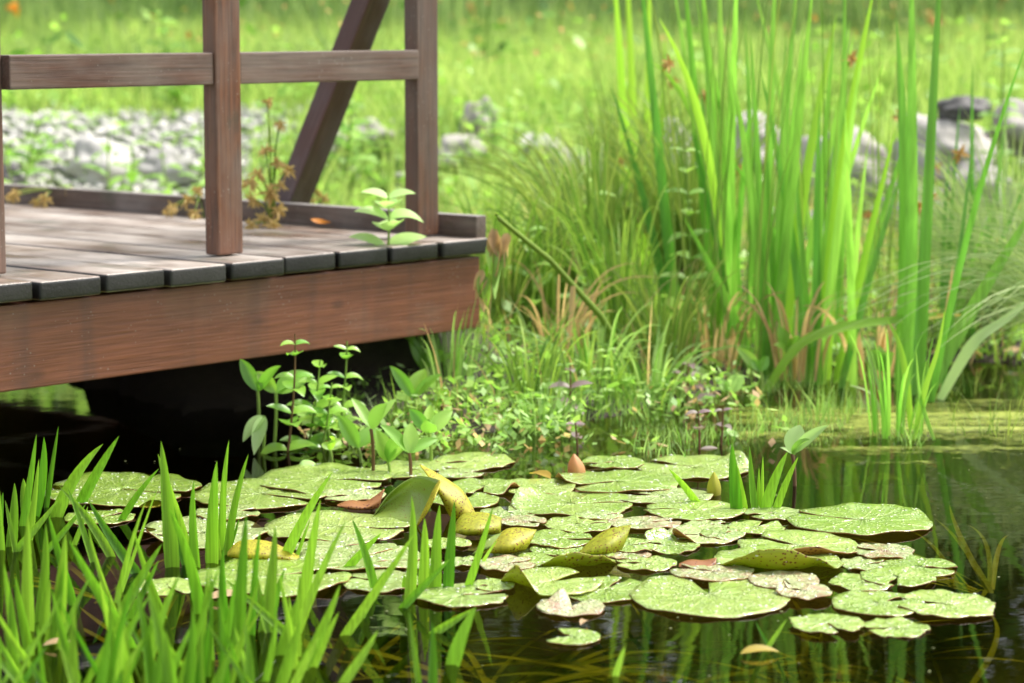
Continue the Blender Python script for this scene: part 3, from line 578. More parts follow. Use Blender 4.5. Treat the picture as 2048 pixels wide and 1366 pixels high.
# ------------------------------------------------------------------ water soldier tufts 
def blade_obj(parent, org, b, tp, wpx, mt, bend=0.0, lean=0.0, under=.10, yaw=None, n=16, dyb=0.0, tooth=0.0, name='leaf', zb=0.0, p=2.0, ctrl=None, wk=1.08, fold=.32):
    B = U(b[0], b[1], zb); B.y += dyb; T = UD(tp[0], tp[1], B.y+lean)
    wm = wpx*B.y/FPX; d = T-B; sd = Vector((d.z, 0, -d.x))
    bend += random.uniform(-.05, .05)
    mid = B+d*.55+sd*bend if ctrl is None else UD(ctrl[0], ctrl[1], B.y+lean*.3)
    P = bez(B-org, mid-org, T-org, n)
    if under:
        v = (P[0]-P[1]); v /= np.linalg.norm(v); v[2] = -abs(v[2])-.3; v /= np.linalg.norm(v); u_ = P[0]+v*under*np.linspace(1, .25, 4)[:, None]; P = np.concatenate([u_, P])
    W = wblade(len(P), wm*wk, .8, p)
    if tooth: W = W*(1+tooth*(np.arange(len(P)) % 2))
    a = random.uniform(-.7, .7) if yaw is None else yaw
    V, F = strip(P, W, (math.sin(a), -math.cos(a), .25), fold)
    return link(name, mesh(name, V, F, M[mt]), parent)
def tuft(label, blades, mt='soldier', name='water_soldier_plant', group='water soldier tufts in the pond', cat='water plant', **kw):
    bx = sum(q[0] for q in blades)/len(blades); by = sum(q[1] for q in blades)/len(blades); org = U(bx, by, kw.get('zb', 0))
    e = empty(name, org); tag(e, label, cat, group)
    for q in blades:
        k2 = dict(kw); k2.update(q[5] if len(q) > 5 else {}); m_ = k2.pop('mt', mt)
        blade_obj(e, org, (q[0], q[1]), (q[2], q[3]), q[4], m_, **k2)
    return e
S = dict(n=20, tooth=.05, fold=.6)
tuft('outermost far tuft of short blades cut by the picture edge', [(6, 1100, -6, 940, 16), (22, 1093, 29, 966, 22), (-4, 1080, 6, 985, 18), (30, 1104, 10, 1000, 12)], **S)
tuft('far tuft of broad blades in front of the dark gap below the platform', [(48, 1052, 73, 868, 18), (74, 1032, 88, 874, 30, dict(bend=.06)), (92, 1015, 117, 852, 11), (60, 1042, 47, 957, 26), (112, 1034, 206, 888, 26, dict(bend=-.08)), (160, 1010, 238, 872, 22, dict(bend=-.05)), (34, 1102, 116, 1000, 17), (92, 1104, 172, 1008, 13), (60, 1080, 78, 918, 14)], **S)
tuft('loose tuft of blades leaning in both directions before the first lily pad', [(240, 1042, 318, 937, 15, dict(bend=-.1)), (222, 1113, 118, 972, 18, dict(bend=.08)), (272, 1146, 178, 1002, 21), (184, 1124, 135, 975, 15), (150, 1090, 176, 1012, 12)], **S)
tuft('tall tuft with two long blades rising to the height of the bank', [(344, 1134, 322, 882, 30, dict(bend=.02)), (380, 1118, 316, 908, 24, dict(bend=.05)), (396, 1134, 388, 962, 24), (370, 1130, 342, 990, 16)], **S)
tuft('tuft of three pointed blades before the wide oval pad', [(428, 1126, 434, 922, 30, dict(bend=.02)), (452, 1110, 497, 908, 18, dict(bend=-.05)), (446, 1100, 458, 880, 16), (436, 1120, 420, 985, 14), (458, 1098, 478, 1035, 8)], **S)
tuft('single broad blade rising past the curled yellow leaf', [(568, 1122, 664, 945, 22, dict(bend=-.02)), (590, 1120, 620, 1040, 9)], **S)
tuft('tuft with a thick blade bent towards the platform, in the middle of the thicket', [(407, 1228, 338, 1016, 30, dict(bend=.04)), (330, 1236, 270, 1066, 18), (236, 1242, 324, 1088, 22), (262, 1238, 318, 1120, 16), (452, 1242, 447, 1094, 18)], **S)
tuft('dense front tuft of straight upright blades nearest the picture corner', [(57, 1262, 56, 1030, 26), (78, 1244, 91, 1046, 22), (113, 1288, 131, 1068, 30), (40, 1318, 8, 1126, 28), (95, 1290, 128, 1120, 20), (20, 1340, 20, 1180, 22), (62, 1310, 30, 1150, 22), (88, 1268, 100, 1160, 22), (120, 1300, 185, 1148, 18)], **S)
tuft('front tuft whose longest blade ends in a withered red brown tip', [(268, 1296, 138, 1080, 30, dict(bend=.03)), (246, 1330, 200, 1160, 22), (300, 1330, 360, 1150, 24), (220, 1350, 300, 1190, 20)], **S)
tuft('crowded front tuft of blurred wide blades at the lower picture edge', [(148, 1396, 149, 1216, 24), (92, 1390, 74, 1246, 14), (60, 1390, 8, 1262, 18), (30, 1400, 95, 1290, 18)], **S)
tuft('front tuft of tall blades before the big yellow green pad', [(524, 1262, 550, 1052, 32, dict(bend=-.02)), (476, 1292, 493, 1028, 28), (546, 1248, 570, 1138, 22), (505, 1270, 520, 1060, 18), (450, 1310, 470, 1160, 18), (535, 1265, 505, 1110, 18)], **S)
tuft('front tuft of a grey green blade crossing a slimmer leaning one', [(606, 1232, 641, 1000, 30), (600, 1264, 692, 1042, 24, dict(bend=-.03)), (590, 1255, 600, 1150, 16)], **S)
tuft('front tuft of short slanting blades beside the open dark water', [(602, 1340, 680, 1170, 24), (628, 1334, 678, 1224, 19), (560, 1310, 600, 1190, 26), (560, 1370, 600, 1240, 26), (585, 1385, 640, 1270, 20)], **S)
tuft('front tuft of broad soft blades cut by the lower picture edge', [(300, 1390, 272, 1172, 24), (340, 1400, 292, 1166, 28), (372, 1400, 386, 1214, 24), (420, 1410, 462, 1298, 24), (330, 1400, 385, 1250, 24), (268, 1400, 240, 1210, 20), (395, 1390, 420, 1240, 22), (450, 1400, 436, 1180, 22), (495, 1400, 488, 1240, 24)], **S)
tuft('lowest tuft of wide blades filling the lower corner', [(190, 1420, 222, 1236, 24), (215, 1430, 285, 1280, 24), (240, 1430, 250, 1250, 24), (165, 1430, 120, 1290, 22), (350, 1430, 330, 1260, 26), (300, 1440, 320, 1290, 24), (120, 1430, 60, 1320, 22)], **S)
tuft('row of four upright blades in front of the tall raised leaves', [(816, 1202, 823, 992, 24), (847, 1180, 849, 1036, 23), (868, 1180, 879, 1010, 26), (893, 1180, 909, 1002, 24), (806, 1216, 902, 1116, 16, dict(bend=-.05)), (806, 1180, 808, 1148, 14)], **S)
tuft('one slim blade leaning across the upright yellow leaf', [(938, 1176, 986, 1014, 18), (964, 1130, 995, 1080, 8, dict(mt='iris_yellow'))], **S)
tuft('crossed pair of narrow blades over the silvery pads', [(748, 1178, 704, 1038, 19), (690, 1140, 763, 1066, 18)], **S)
tuft('long flat leaning blades over open water before the notched pale pad', [(690, 1270, 828, 1068, 20, dict(bend=-.04)), (722, 1236, 770, 1140, 15)], **S)
tuft('broad glossy blade with a side leaf in the open dark water', [(912, 1330, 952, 1214, 38), (868, 1266, 948, 1217, 17, dict(bend=-.05)), (862, 1370, 864, 1244, 22), (836, 1366, 817, 1218, 13)], **S)
tuft('slanting blade rising from the lower picture edge in dark water', [(690, 1366, 757, 1260, 22)], **S)
tuft('short yellowish blade tip poking out of the front water', [(1232, 1352, 1250, 1294, 15)], mt='iris_yellow', **S)
tuft('tuft with five pointed blades standing alone behind the pads', [(1472, 1020, 1464, 886, 25), (1486, 1017, 1474, 930, 20), (1507, 1022, 1499, 893, 18), (1530, 1021, 1575, 904, 23, dict(bend=-.05)), (1548, 1021, 1596, 914, 19, dict(bend=-.06)), (1514, 1020, 1518, 934, 10), (1522, 1020, 1526, 912, 9)], **S)
tuft('single curved blade leaning over the silvery far pad', [(1398, 1008, 1338, 938, 17, dict(bend=.05))], **S)
tuft('tiny double blade in front of the heart shaped pad', [(1534, 1300, 1574, 1238, 11), (1540, 1296, 1510, 1240, 7)], **S)
for lab, cx_, cy_, n_ in (('extra dense front tuft of slender blades before the withered tipped one', 215, 1370, 11), ('blurred front tuft of mixed wide and thin blades, second from the lower corner', 60, 1400, 11), ('blurred front tuft of thin leaning blades under the grey green crossing blade', 470, 1385, 11), ('front tuft of mixed blades between the thick bent blade and the lower edge', 360, 1340, 10), ('sparse tuft of thin young blades near the crossing grey green blade', 560, 1300, 7), ('sparse tuft of thin blades in the brown water gap', 190, 1200, 6)):
    tuft(lab, [(cx_+random.uniform(-70, 70), cy_+random.uniform(-30, 40), cx_+random.uniform(-130, 130), cy_-random.uniform(110, 230), random.uniform(10, 21), dict(mt='iris_yellow' if random.random() < .04 else 'soldier')) for _ in range(int(n_*.7))], **S)
# sunken leaves below the surface
def sunken(label, px, py, n, L0, a0, a1, depth=.06):
    org = U(px, py, -depth); e = MB(); e2 = None
    for i in range(n):
        a = R(random.uniform(a0, a1)); l = random.uniform(.6, 1)*L0; q = Vector((math.cos(a), math.sin(a), 0)); h = random.uniform(-.02, depth*.7)
        sidev = Vector((-q.y, q.x, 0))*random.uniform(-.25, .25)*l; o0 = Vector((random.uniform(-.03, .03), random.uniform(-.03, .03), -.04))
        P = bez(o0, o0+q*l*.5+Vector((0, 0, .05+h*.5))+sidev, q*l+Vector((0, 0, h-.01)), 14); P[:, 2] = np.minimum(P[:, 2], depth-.006)
        e.add(*strip(P, wblade(14, random.uniform(.005, .012), .7), (0, -.3, 1), .2))
    o_ = e.obj('sunken_water_soldier', M['sub'], None, org); tag(o_, label, 'water plant', 'sunken water soldier rosettes'); return o_
sunken('sunken olive rosette under the dark water before the heart shaped pad', 1330, 1330, 20, .34, -40, 200)
sunken('sunken olive rosette between the slanting blades and the sunken pad', 1010, 1340, 22, .34, -20, 200)
sunken('sunken olive rosette under the dark water below the right ragged pad', 1640, 1330, 16, .32, 0, 190)
sunken('sunken olive rosette in the darkest water beside the right picture edge', 1950, 1130, 16, .34, 60, 260)
sunken('sunken olive rosette among the front thicket of blades', 330, 1280, 22, .3, 0, 360)
sunken('sunken olive rosette beside the loose tuft before the first pad', 230, 1150, 16, .28, -60, 200)
sunken('sunken olive rosette under the long flat leaning blades', 740, 1290, 18, .3, -60, 200)
sunken('deep sunken olive rosette near the lower right picture corner', 1880, 1350, 14, .3, 40, 220)

# ------------------------------------------------------------------ irises
G_I = 'yellow flag irises on the shore'
def iris(label, base, tips, mt='iris', zb=0.0, dyb=0.0):
    bl = []
    for i, q in enumerate(tips):
        bx = base[0]+(i-(len(tips)-1)/2)*base[2]/max(1, len(tips)-1)
        kw = dict(lean=random.uniform(-.12, .12), under=.05, n=18, p=2.4, wk=.86, yaw=random.uniform(-.5, .5))
        if len(q) > 3: kw.update(q[3])
        if 'bend' not in kw and 'ctrl' not in kw: kw['ctrl'] = (bx+(q[0]-bx)*.42+random.uniform(-10, 10), base[1]+(q[1]-base[1])*.52)
        bl.append((bx, base[1]+random.uniform(-8, 8), q[0], q[1], q[2], kw))
    return tuft(label, bl, mt, 'iris_plant', G_I, 'iris', zb=zb, dyb=dyb)
DK, YL = dict(mt='iris_dark'), dict(mt='iris_yellow')
def c(x, y, **k): return dict(ctrl=(x, y), **k)
iris('iris with two long dark blades spreading apart, nearest the broken stalk', (1350, 700, 22), [(1193, 438, 18, c(1320, 560)), (1220, 165, 24, c(1310, 450, mt='iris_dark')), (1274, -130, 30, c(1325, 380, mt='iris_dark'))], zb=.02)
iris('pale yellow green iris fan beside the sedge tussock', (1285, 600, 40), [(1226, -80, 32), (1250, -120, 26), (1236, 130, 22), (1300, -90, 24), (1268, 220, 20), (1330, 60, 20)], 'iris_yellow', .06)
iris('iris with one wide dark blade leaning across the foot of the stand', (1518, 748, 14), [(1368, 436, 26, c(1465, 600, mt='iris_dark')), (1500, 560, 16)], zb=.01)
iris('iris fan with two arching blades that bend over towards the platform', (1448, 706, 44), [(1303, 122, 30, c(1475, 250, mt='iris_yellow')), (1318, 36, 30, c(1465, 280, mt='iris_yellow')), (1364, -90, 28), (1398, 150, 22, dict(mt='iris_dark')), (1398, -120, 26), (1436, -90, 28), (1476, -110, 28), (1500, 210, 20, dict(mt='iris_dark')), (1342, -60, 24), (1415, 60, 24), (1455, 40, 24), (1380, 250, 20, dict(mt='iris_dark'))], zb=.04)
iris('iris fan of spreading blades in the middle of the stand', (1545, 738, 34), [(1456, 118, 28, c(1525, 430)), (1500, 60, 22, dict(mt='iris_dark')), (1552, -80, 28), (1590, 180, 22), (1628, -50, 30), (1605, 60, 24), (1572, 60, 24), (1530, 240, 20, dict(mt='iris_dark')), (1674, 26, 34, c(1592, 420, mt='iris_yellow'))], zb=.02)
iris('iris fan with one strong blade ending in a snapped pale tip', (1632, 744, 34), [(1520, 134, 24, c(1595, 480, mt='iris_dark')), (1580, 250, 20), (1668, 70, 24), (1700, 40, 24), (1640, 200, 22, dict(mt='iris_dark')), (1722, 118, 26), (1752, -40, 34, c(1655, 400, mt='iris_yellow'))], zb=.02)
iris('low iris fan behind the arching yellow leaf', (1692, 740, 30), [(1792, 252, 24, c(1735, 480, mt='iris_yellow')), (1808, 330, 20, dict(mt='iris_dark')), (1735, 300, 20), (1690, 210, 22)], zb=.03)
iris('iris with three very wide tall blades standing right of the stand', (1818, 768, 30), [(1792, 38, 36, c(1822, 380, mt='iris_dark')), (1822, -120, 34, c(1828, 350)), (1884, -140, 40, c(1850, 430, mt='iris_dark'))], zb=.02)
iris('iris with wide diagonal blades leaning out of the picture', (1862, 806, 40), [(2092, 380, 46, dict(ctrl=(1920, 640))), (2056, 80, 18, dict(mt='iris_dark', ctrl=(1930, 430))), (1950, 250, 16, dict(mt='iris_dark'))])
iris('thin grassy iris shoots behind the wide diagonal blades', (1930, 640, 90), [(1900, 300, 14), (1920, 210, 14), (1965, 330, 14), (2000, 250, 12), (1985, 420, 14), (2040, 470, 14), (1880, 420, 14), (2060, 350, 14), (1945, 120, 14), (1990, 380, 16), (1900, 480, 16), (2020, 180, 14), (1960, 480, 14)], 'iris_dark', .08)
iris('slender iris shoots rising behind the middle of the stand', (1580, 650, 240), [(1390, -20, 20), (1420, 90, 18), (1490, 40, 20, DK), (1545, 150, 18), (1600, -90, 22), (1655, 120, 18), (1710, 60, 20), (1770, 120, 20), (1440, 280, 16, DK), (1500, -60, 20), (1690, -80, 20), (1840, 200, 18)], 'iris', .1)
def arch(label, pts, wpx, mt, Y=None, tip=None):
    b = U(*pts[0]); Yv = [b.y+(p[2] if len(p) > 2 else 0) for p in pts]; P = [UD(p[0], p[1], y) for p, y in zip(pts, Yv)]
    q = MB(); PP = []
    A = np.array([tuple(p) for p in P])
    for u in np.linspace(0, len(A)-1, 24):
        i = min(int(u), len(A)-2); f = u-i; p0, p1, p2, p3 = A[max(i-1, 0)], A[i], A[i+1], A[min(i+2, len(A)-1)]
        PP.append(.5*((2*p1)+(-p0+p2)*f+(2*p0-5*p1+4*p2-p3)*f*f+(-p0+3*p1-3*p2+p3)*f**3))
    PP = np.array(PP)-np.array(b); W = wblade(24, wpx*b.y/FPX, .6, 2.2); V, F = strip(PP, W, (0, -.75, .65), .3)
    mi = None
    me = mesh('arching_leaf', V, F, [M[mt], M[tip or mt]], True, [1 if i > len(F)*.74 else 0 for i in range(len(F))])
    o_ = link('arching_leaf', me, None, b); tag(o_, label, 'leaf'); return o_
arch('long yellow green leaf arching low over the shore with an orange tip', [(1532, 782), (1600, 690), (1690, 655), (1800, 640), (1880, 632), (1940, 630)], 24, 'iris_yellow', tip='orange_tip')
arch('pale leaf arching out of the picture below the wide diagonal blades', [(1880, 800), (1945, 690), (2010, 640), (2080, 585)], 26, 'mint')
arch('thin dry brown leaf standing upright beside the arching yellow leaf', [(1882, 785), (1890, 660), (1898, 590), (1906, 530)], 10, 'dry')
arch('narrow bright yellow green leaf bending over at its top near the algae', [(1822, 862), (1812, 760), (1798, 690), (1775, 640)], 16, 'iris_yellow')
arch('slim yellowish leaf slanting up from the algae towards the diagonal blades', [(1828, 880), (1850, 780), (1875, 700), (1890, 620)], 12, 'iris_yellow')
arch('thin green leaf slanting down through the algae patch', [(1868, 880), (1850, 830), (1838, 780), (1832, 700)], 10, 'iris')
arch('small blue green tufted leaf bending over the algae', [(1778, 850), (1760, 780), (1740, 720), (1735, 690)], 9, 'bluerush')
arch('small blue green leaf curving away from the algae', [(1772, 852), (1745, 790), (1700, 770)], 8, 'bluerush')
arch('pale blade bent over beside the upright brown dry leaf at the platform corner', [(1124, 770), (1138, 700), (1160, 650), (1186, 650), (1208, 672)], 26, 'mint')
# broken stalk with seed pods hanging beside the platform corner
b0 = U(1290, 772, .02); st = empty('broken_iris_stalk', b0); tag(st, 'broken iris stalk sloping to the platform corner with withered pods hanging down', 'plant stalk')
q = MB(); Pp = [UD(1290, 772, b0.y), UD(1200, 630, b0.y-.05), UD(1100, 520, b0.y-.16), UD(992, 432, b0.y-.30)]
q.add(*tube(np.array([tuple(p-b0) for p in Pp]), [.0085, .0078, .0065, .005], 6)); q.obj('stem', M['stalk'], st)
q = MB(); yk = b0.y-.30
q.add(*tube(np.array([tuple(UD(x, y, yk)-b0) for x, y in ((992, 432), (988, 480), (975, 530), (968, 570))]), .003, 5)); q.obj('bent_tip', M['iris_yellow'], st)
for (x0_, y0_, x1_, y1_, w_, mt) in ((986, 462, 1002, 520, 19, 'dry'), (1016, 466, 1000, 515, 16, 'dry'), (984, 480, 986, 555, 22, 'bog'), (996, 490, 984, 585, 14, 'rush'), (966, 540, 948, 580, 14, 'dry'), (966, 550, 962, 600, 20, 'rush'), (970, 560, 975, 615, 16, 'iris_yellow'), (1012, 470, 1008, 540, 8, 'dry'), (990, 455, 976, 520, 16, 'dry'), (996, 470, 992, 560, 14, 'dry'), (1004, 490, 1010, 560, 12, 'rush'), (972, 555, 952, 600, 14, 'dry'), (964, 575, 968, 625, 14, 'dry'), (1000, 520, 990, 600, 12, 'mint')):
    A_, B_ = UD(x0_, y0_, yk)-b0, UD(x1_, y1_, yk-.01)-b0; q = MB(); P = bez(A_, (A_+B_)/2+Vector((random.uniform(-.004, .004), -.008, 0)), B_, 10)
    q.add(*strip(P, wellip(10, w_*yk/FPX*1.3, .65), (random.uniform(-.5, .5), -1, .2), .6)); q.obj('seed_pod', M[mt], st)
q = MB(); P = [UD(1146, 572, b0.y-.12)-b0, UD(1144, 620, b0.y-.13)-b0, UD(1137, 700, b0.y-.14)-b0]
q.add(*strip(bez(*P, 10), wblade(10, .014), (0, -1, .2), .4)); q.obj('dry_leaf', M['dry'], st)

# ------------------------------------------------------------------ bogbean and other leafy plants
def leaflet(parent, org, h, tp, wpx, mt, Y, dh=0.0, dt=0.0, yaw=0.0, fold=.35, arch_=.12, name='leaf'):
    A = UD(h[0], h[1], Y+dh)-org; B = UD(tp[0], tp[1], Y+dt)-org; d = B-A
    mid = (A+B)/2+Vector((0, 0, arch_*d.length)); n = 12; P = bez(A, mid, B, n)
    V, F = strip(P, wellip(n, wpx*Y/FPX*.98, .8), (math.sin(yaw), -math.cos(yaw)*.8, .6), fold, 5)
    return link(name, mesh(name, V, F, M[mt]), parent)
def bogbean(label, base, head, leaves, mt='bog', stem='stem'):
    b = U(*base); Y = b.y; e = empty('bogbean_plant', b); tag(e, label, 'bogbean', 'bogbean shoots along the shore')
    q = MB(); Hd = UD(head[0], head[1], Y)
    q.add(*tube(bez((0, 0, -.06), tuple((Hd-b)*.5+Vector((.006, 0, 0))), tuple(Hd-b), 8), .0035*Y/4.6, 6)); q.obj('stem', M[stem], e)
    for l in leaves:
        leaflet(e, b, head, (l[0], l[1]), l[2], l[4] if len(l) > 4 else mt, Y, 0, l[3] if len(l) > 3 else random.uniform(-.04, .04), random.uniform(-.6, .6))
    return e
bogbean('bogbean shoot with three pale leaves before the dark gap under the beam', (513, 888), (515, 782), [(480, 718, 30), (562, 732, 26), (540, 745, 22)])
bogbean('bogbean shoot with the largest broad leaf below the beam', (543, 890), (552, 786), [(512, 744, 30), (625, 748, 44), (590, 765, 34, .04)])
bogbean('bogbean shoot with a drooping pale leaf touching the dark water', (520, 905), (528, 832), [(486, 884, 34, -.02), (508, 910, 30, -.04)], 'mint')
bogbean('bogbean shoot whose three leaves open into a wide upright cup', (826, 860), (828, 797), [(780, 732, 26), (850, 738, 46, .03), (884, 748, 26)])
bogbean('bogbean shoot rising highest against the beam bottom', (838, 810), (842, 736), [(816, 664, 28), (888, 704, 34), (930, 709, 20), (860, 700, 22)])
bogbean('bogbean shoot left of the middle with pale twisted leaf', (722, 925), (716, 896), [(674, 830, 34), (746, 854, 30), (764, 858, 26, .03)])
bogbean('bogbean shoot with bright yellow green leaves in the middle', (744, 945), (742, 858), [(703, 796, 26), (774, 808, 38), (792, 798, 24, .03)], 'herb', 'brown_stem')
bogbean('bogbean shoot on a brown stem in front of the tallest raised leaf', (818, 952), (818, 906), [(760, 850, 30), (822, 846, 34, .02), (876, 878, 24)], 'herb', 'brown_stem')
bogbean('bogbean shoot with a pale oblong leaf pointing away from the platform', (860, 925), (858, 866), [(818, 818, 28), (858, 838, 34, -.03, 'herb'), (905, 822, 32), (860, 810, 26, .05)])
bogbean('bogbean shoot with two broad low leaves behind the brown stemmed one', (776, 945), (776, 924), [(752, 860, 36), (798, 866, 30), (815, 895, 20)], 'herb')
bogbean('small bogbean shoot with round leaves between the platform and middle shoots', (655, 890), (655, 858), [(654, 822, 26), (640, 838, 20), (668, 838, 18)])
bogbean('bogbean shoot with a yellow fading leaf over the water', (660, 930), (660, 900), [(645, 886, 24), (682, 880, 24), (665, 872, 18)], 'iris_yellow')
bogbean('bogbean shoot standing alone in open water with a domed white green leaf', (1588, 972), (1584, 908), [(1600, 850, 44, .02), (1620, 880, 26, -.05, 'herb'), (1657, 851, 24), (1560, 895, 10)], 'mint', 'brown_stem')
bogbean('bogbean shoot with two pale leaves before the iris stand', (1452, 830), (1454, 782), [(1428, 756, 22), (1490, 752, 34), (1465, 762, 20)], 'mint')
bogbean('bogbean shoot with dull leaves at the foot of the arching yellow leaf', (1522, 790), (1520, 742), [(1472, 695, 24), (1536, 712, 22), (1500, 720, 20)])
bogbean('bogbean shoot with a rounded leaf behind the arching yellow leaf', (1580, 775), (1578, 706), [(1556, 652, 30), (1548, 690, 20), (1600, 672, 24)])
bogbean('bogbean shoot with one big round leaf between irises and algae', (1770, 790), (1768, 742), [(1740, 700, 34), (1788, 706, 38), (1756, 690, 26)])
bogbean('tiny bogbean shoot with white flecked leaf before the loosestrife', (1452, 880), (1456, 868), [(1440, 872, 16), (1478, 872, 18), (1460, 858, 12)], 'mint')
bogbean('bogbean shoot half hidden in the bank grass under the beam end', (928, 800), (925, 748), [(905, 710, 20), (948, 742, 18), (938, 720, 16)])

def pairplant(label, base, top, npair, llen, mt, name='leafy_herb', cat='herb', group=None, Y=None, stem='stem', zb=0.0, droop=.2, tipleaf=True, wr=.42):
    b = U(base[0], base[1], zb) if Y is None else UD(base[0], base[1], Y)
    Y = b.y; T = UD(top[0], top[1], Y)-b; e = empty(name, b); tag(e, label, cat, group)
    q = MB(); P = bez((0, 0, -.02), tuple(T*.5+Vector((T.length*.05, 0, 0))), tuple(T), 12); q.add(*tube(P, np.linspace(.0028, .0014, 12)*Y/4.6, 5)); q.obj('stem', M[stem], e)
    for i in range(npair):
        f = .18+.78*i/max(1, npair-1); o0 = Vector(P[min(11, int(f*11))]); a = i*1.57+random.uniform(-.3, .3)+.35
        l = llen*Y/FPX*(1-.45*f*f)*random.uniform(.8, 1.15)
        for s_ in (0, math.pi):
            dr = Vector((math.cos(a+s_), math.sin(a+s_)*.9, 0)); B_ = o0+dr*l+Vector((0, 0, l*random.uniform(-droop, .35)))
            Pq = bez(o0, o0+dr*l*.5+Vector((0, 0, l*.25)), B_, 9); V, F = strip(Pq, wellip(9, l*wr*1.2, .75), (0, -.35, 1), .3, 3)
            link('leaf', mesh('leaf', V, F, M[mt]), e)
    return e
pairplant('water mint stem with rounded leaf pairs and purple tip in front of the beam', (572, 905), (590, 668), 7, 66, 'bog', 'mint_plant', 'mint', stem='brown_stem', wr=.5)
pairplant('water mint stem with dark leaves behind the one touching the beam', (612, 890), (640, 720), 6, 62, 'bog', 'mint_plant', 'mint', wr=.5)
pairplant('shaded water mint stem against the beam bottom right of the tallest mint', (672, 880), (694, 682), 7, 50, 'bog', 'mint_plant', 'mint', wr=.5)
pairplant('shaded low mint stem in the dark under the beam', (640, 895), (664, 765), 5, 54, 'bog', 'mint_plant', 'mint', wr=.5)
mp_ = pairplant('pale green mint sprig growing through the deck edge before the last post', (775, 492), (776, 388), 5, 84, 'mint', 'mint_plant', 'mint', Y=U(775, 487, ZT).y-.01, wr=.55)
pairplant('tall pale herb with leaf pairs in front of the iris stand', (1372, 720), (1366, 262), 9, 70, 'herb', 'leafy_herb', 'herb', zb=.03, wr=.35)
pairplant('purple leaved loosestrife seedling right of the broken stalk', (1135, 850), (1140, 730), 4, 56, 'purple', 'loosestrife_plant', 'loosestrife', stem='brown_stem')
pairplant('purple leaved loosestrife seedling at the water edge near the orange bud', (1155, 905), (1150, 845), 3, 44, 'purple', 'loosestrife_plant', 'loosestrife', stem='brown_stem')
pairplant('purple leaved loosestrife seedling before the iris with dark blades', (1372, 800), (1376, 725), 4, 56, 'purple', 'loosestrife_plant', 'loosestrife', stem='brown_stem')
pairplant('red stemmed loosestrife seedling standing in the water left of the lone bogbean', (1398, 900), (1396, 820), 3, 50, 'purple', 'loosestrife_plant', 'loosestrife', stem='brown_stem')
pairplant('small loosestrife seedling with reddish leaves beside the tiny bogbean', (1440, 890), (1446, 815), 3, 40, 'purple', 'loosestrife_plant', 'loosestrife', stem='brown_stem')
pairplant('green narrow leaved loosestrife below the bent pale blade', (1180, 830), (1215, 690), 7, 46, 'herb', 'loosestrife_plant', 'loosestrife', wr=.28)
pairplant('green narrow leaved loosestrife beside the dry upright leaf', (1145, 840), (1120, 690), 6, 40, 'herb', 'loosestrife_plant', 'loosestrife', wr=.28)
for lab, bx_, by_, tx_, ty_, Y_ in (('pale tall weed beyond the gravel, left of the middle post', 352, 200, 312, 10, 9.3), ('tall weed with light leaves beyond the gravel, seen under the rail', 330, 250, 370, 120, 9.0), ('tall weed standing between brace and last post', 690, 330, 700, 190, 7.9), ('bright weed beside the leaning boulder', 990, 320, 975, 200, 8.0), ('pale weed near the outermost post beyond the kerb', 50, 345, 95, 270, 8.0), ('tall weed at the back of the stone bank by the capstone', 1990, 330, 2005, 60, 7.4)):
    pairplant(lab, (bx_, by_), (tx_, ty_), 8, 60, 'herb', 'tall_weed', 'weed', Y=Y_, wr=.4)
# weeds on the bank behind the platform corner
for i in range(34):
    x = random.uniform(.0, .75) if i < 22 else random.uniform(-1.6, .1); y = random.uniform(5.35, 7.2) if i < 22 else random.uniform(7.5, 8.3)
    if i >= 22 and x < -.1 and y < 7.6: y = 7.8
    z = float(ground(x, y)); h = random.uniform(.14, .32) if i < 22 else random.uniform(.12, .3)
    e = empty('bank_weed', (x, y, z)); tag(e, 'bright leafy weed growing on the bank behind the platform end' if i < 22 else 'bright leafy weed growing among the stones behind the platform', 'weed', 'leafy weeds on the bank' if i < 22 else 'leafy weeds among the stones')
    q = MB(); sx_ = random.uniform(-.08, .08); P = bez((0, 0, -.02), (sx_*.3, 0, h*.5), (sx_, random.uniform(-.05, .05), h), 10); q.add(*tube(P, .003, 4)); q.obj('stem', M['stem'], e); q = MB()
    for j in range(9):
        o0 = P[1+j if j < 9 else 9]; a = j*2.4; l = random.uniform(.05, .09)*(1.2-.06*j); d = np.array([math.cos(a), math.sin(a), random.uniform(-.1, .5)])
        q.add(*strip(bez(o0, o0+d*l*.5+[0, 0, l*.2], o0+d*l, 7), wellip(7, l*.42), (0, -.3, 1), .3))
    q.obj('foliage', M['herb'], e)

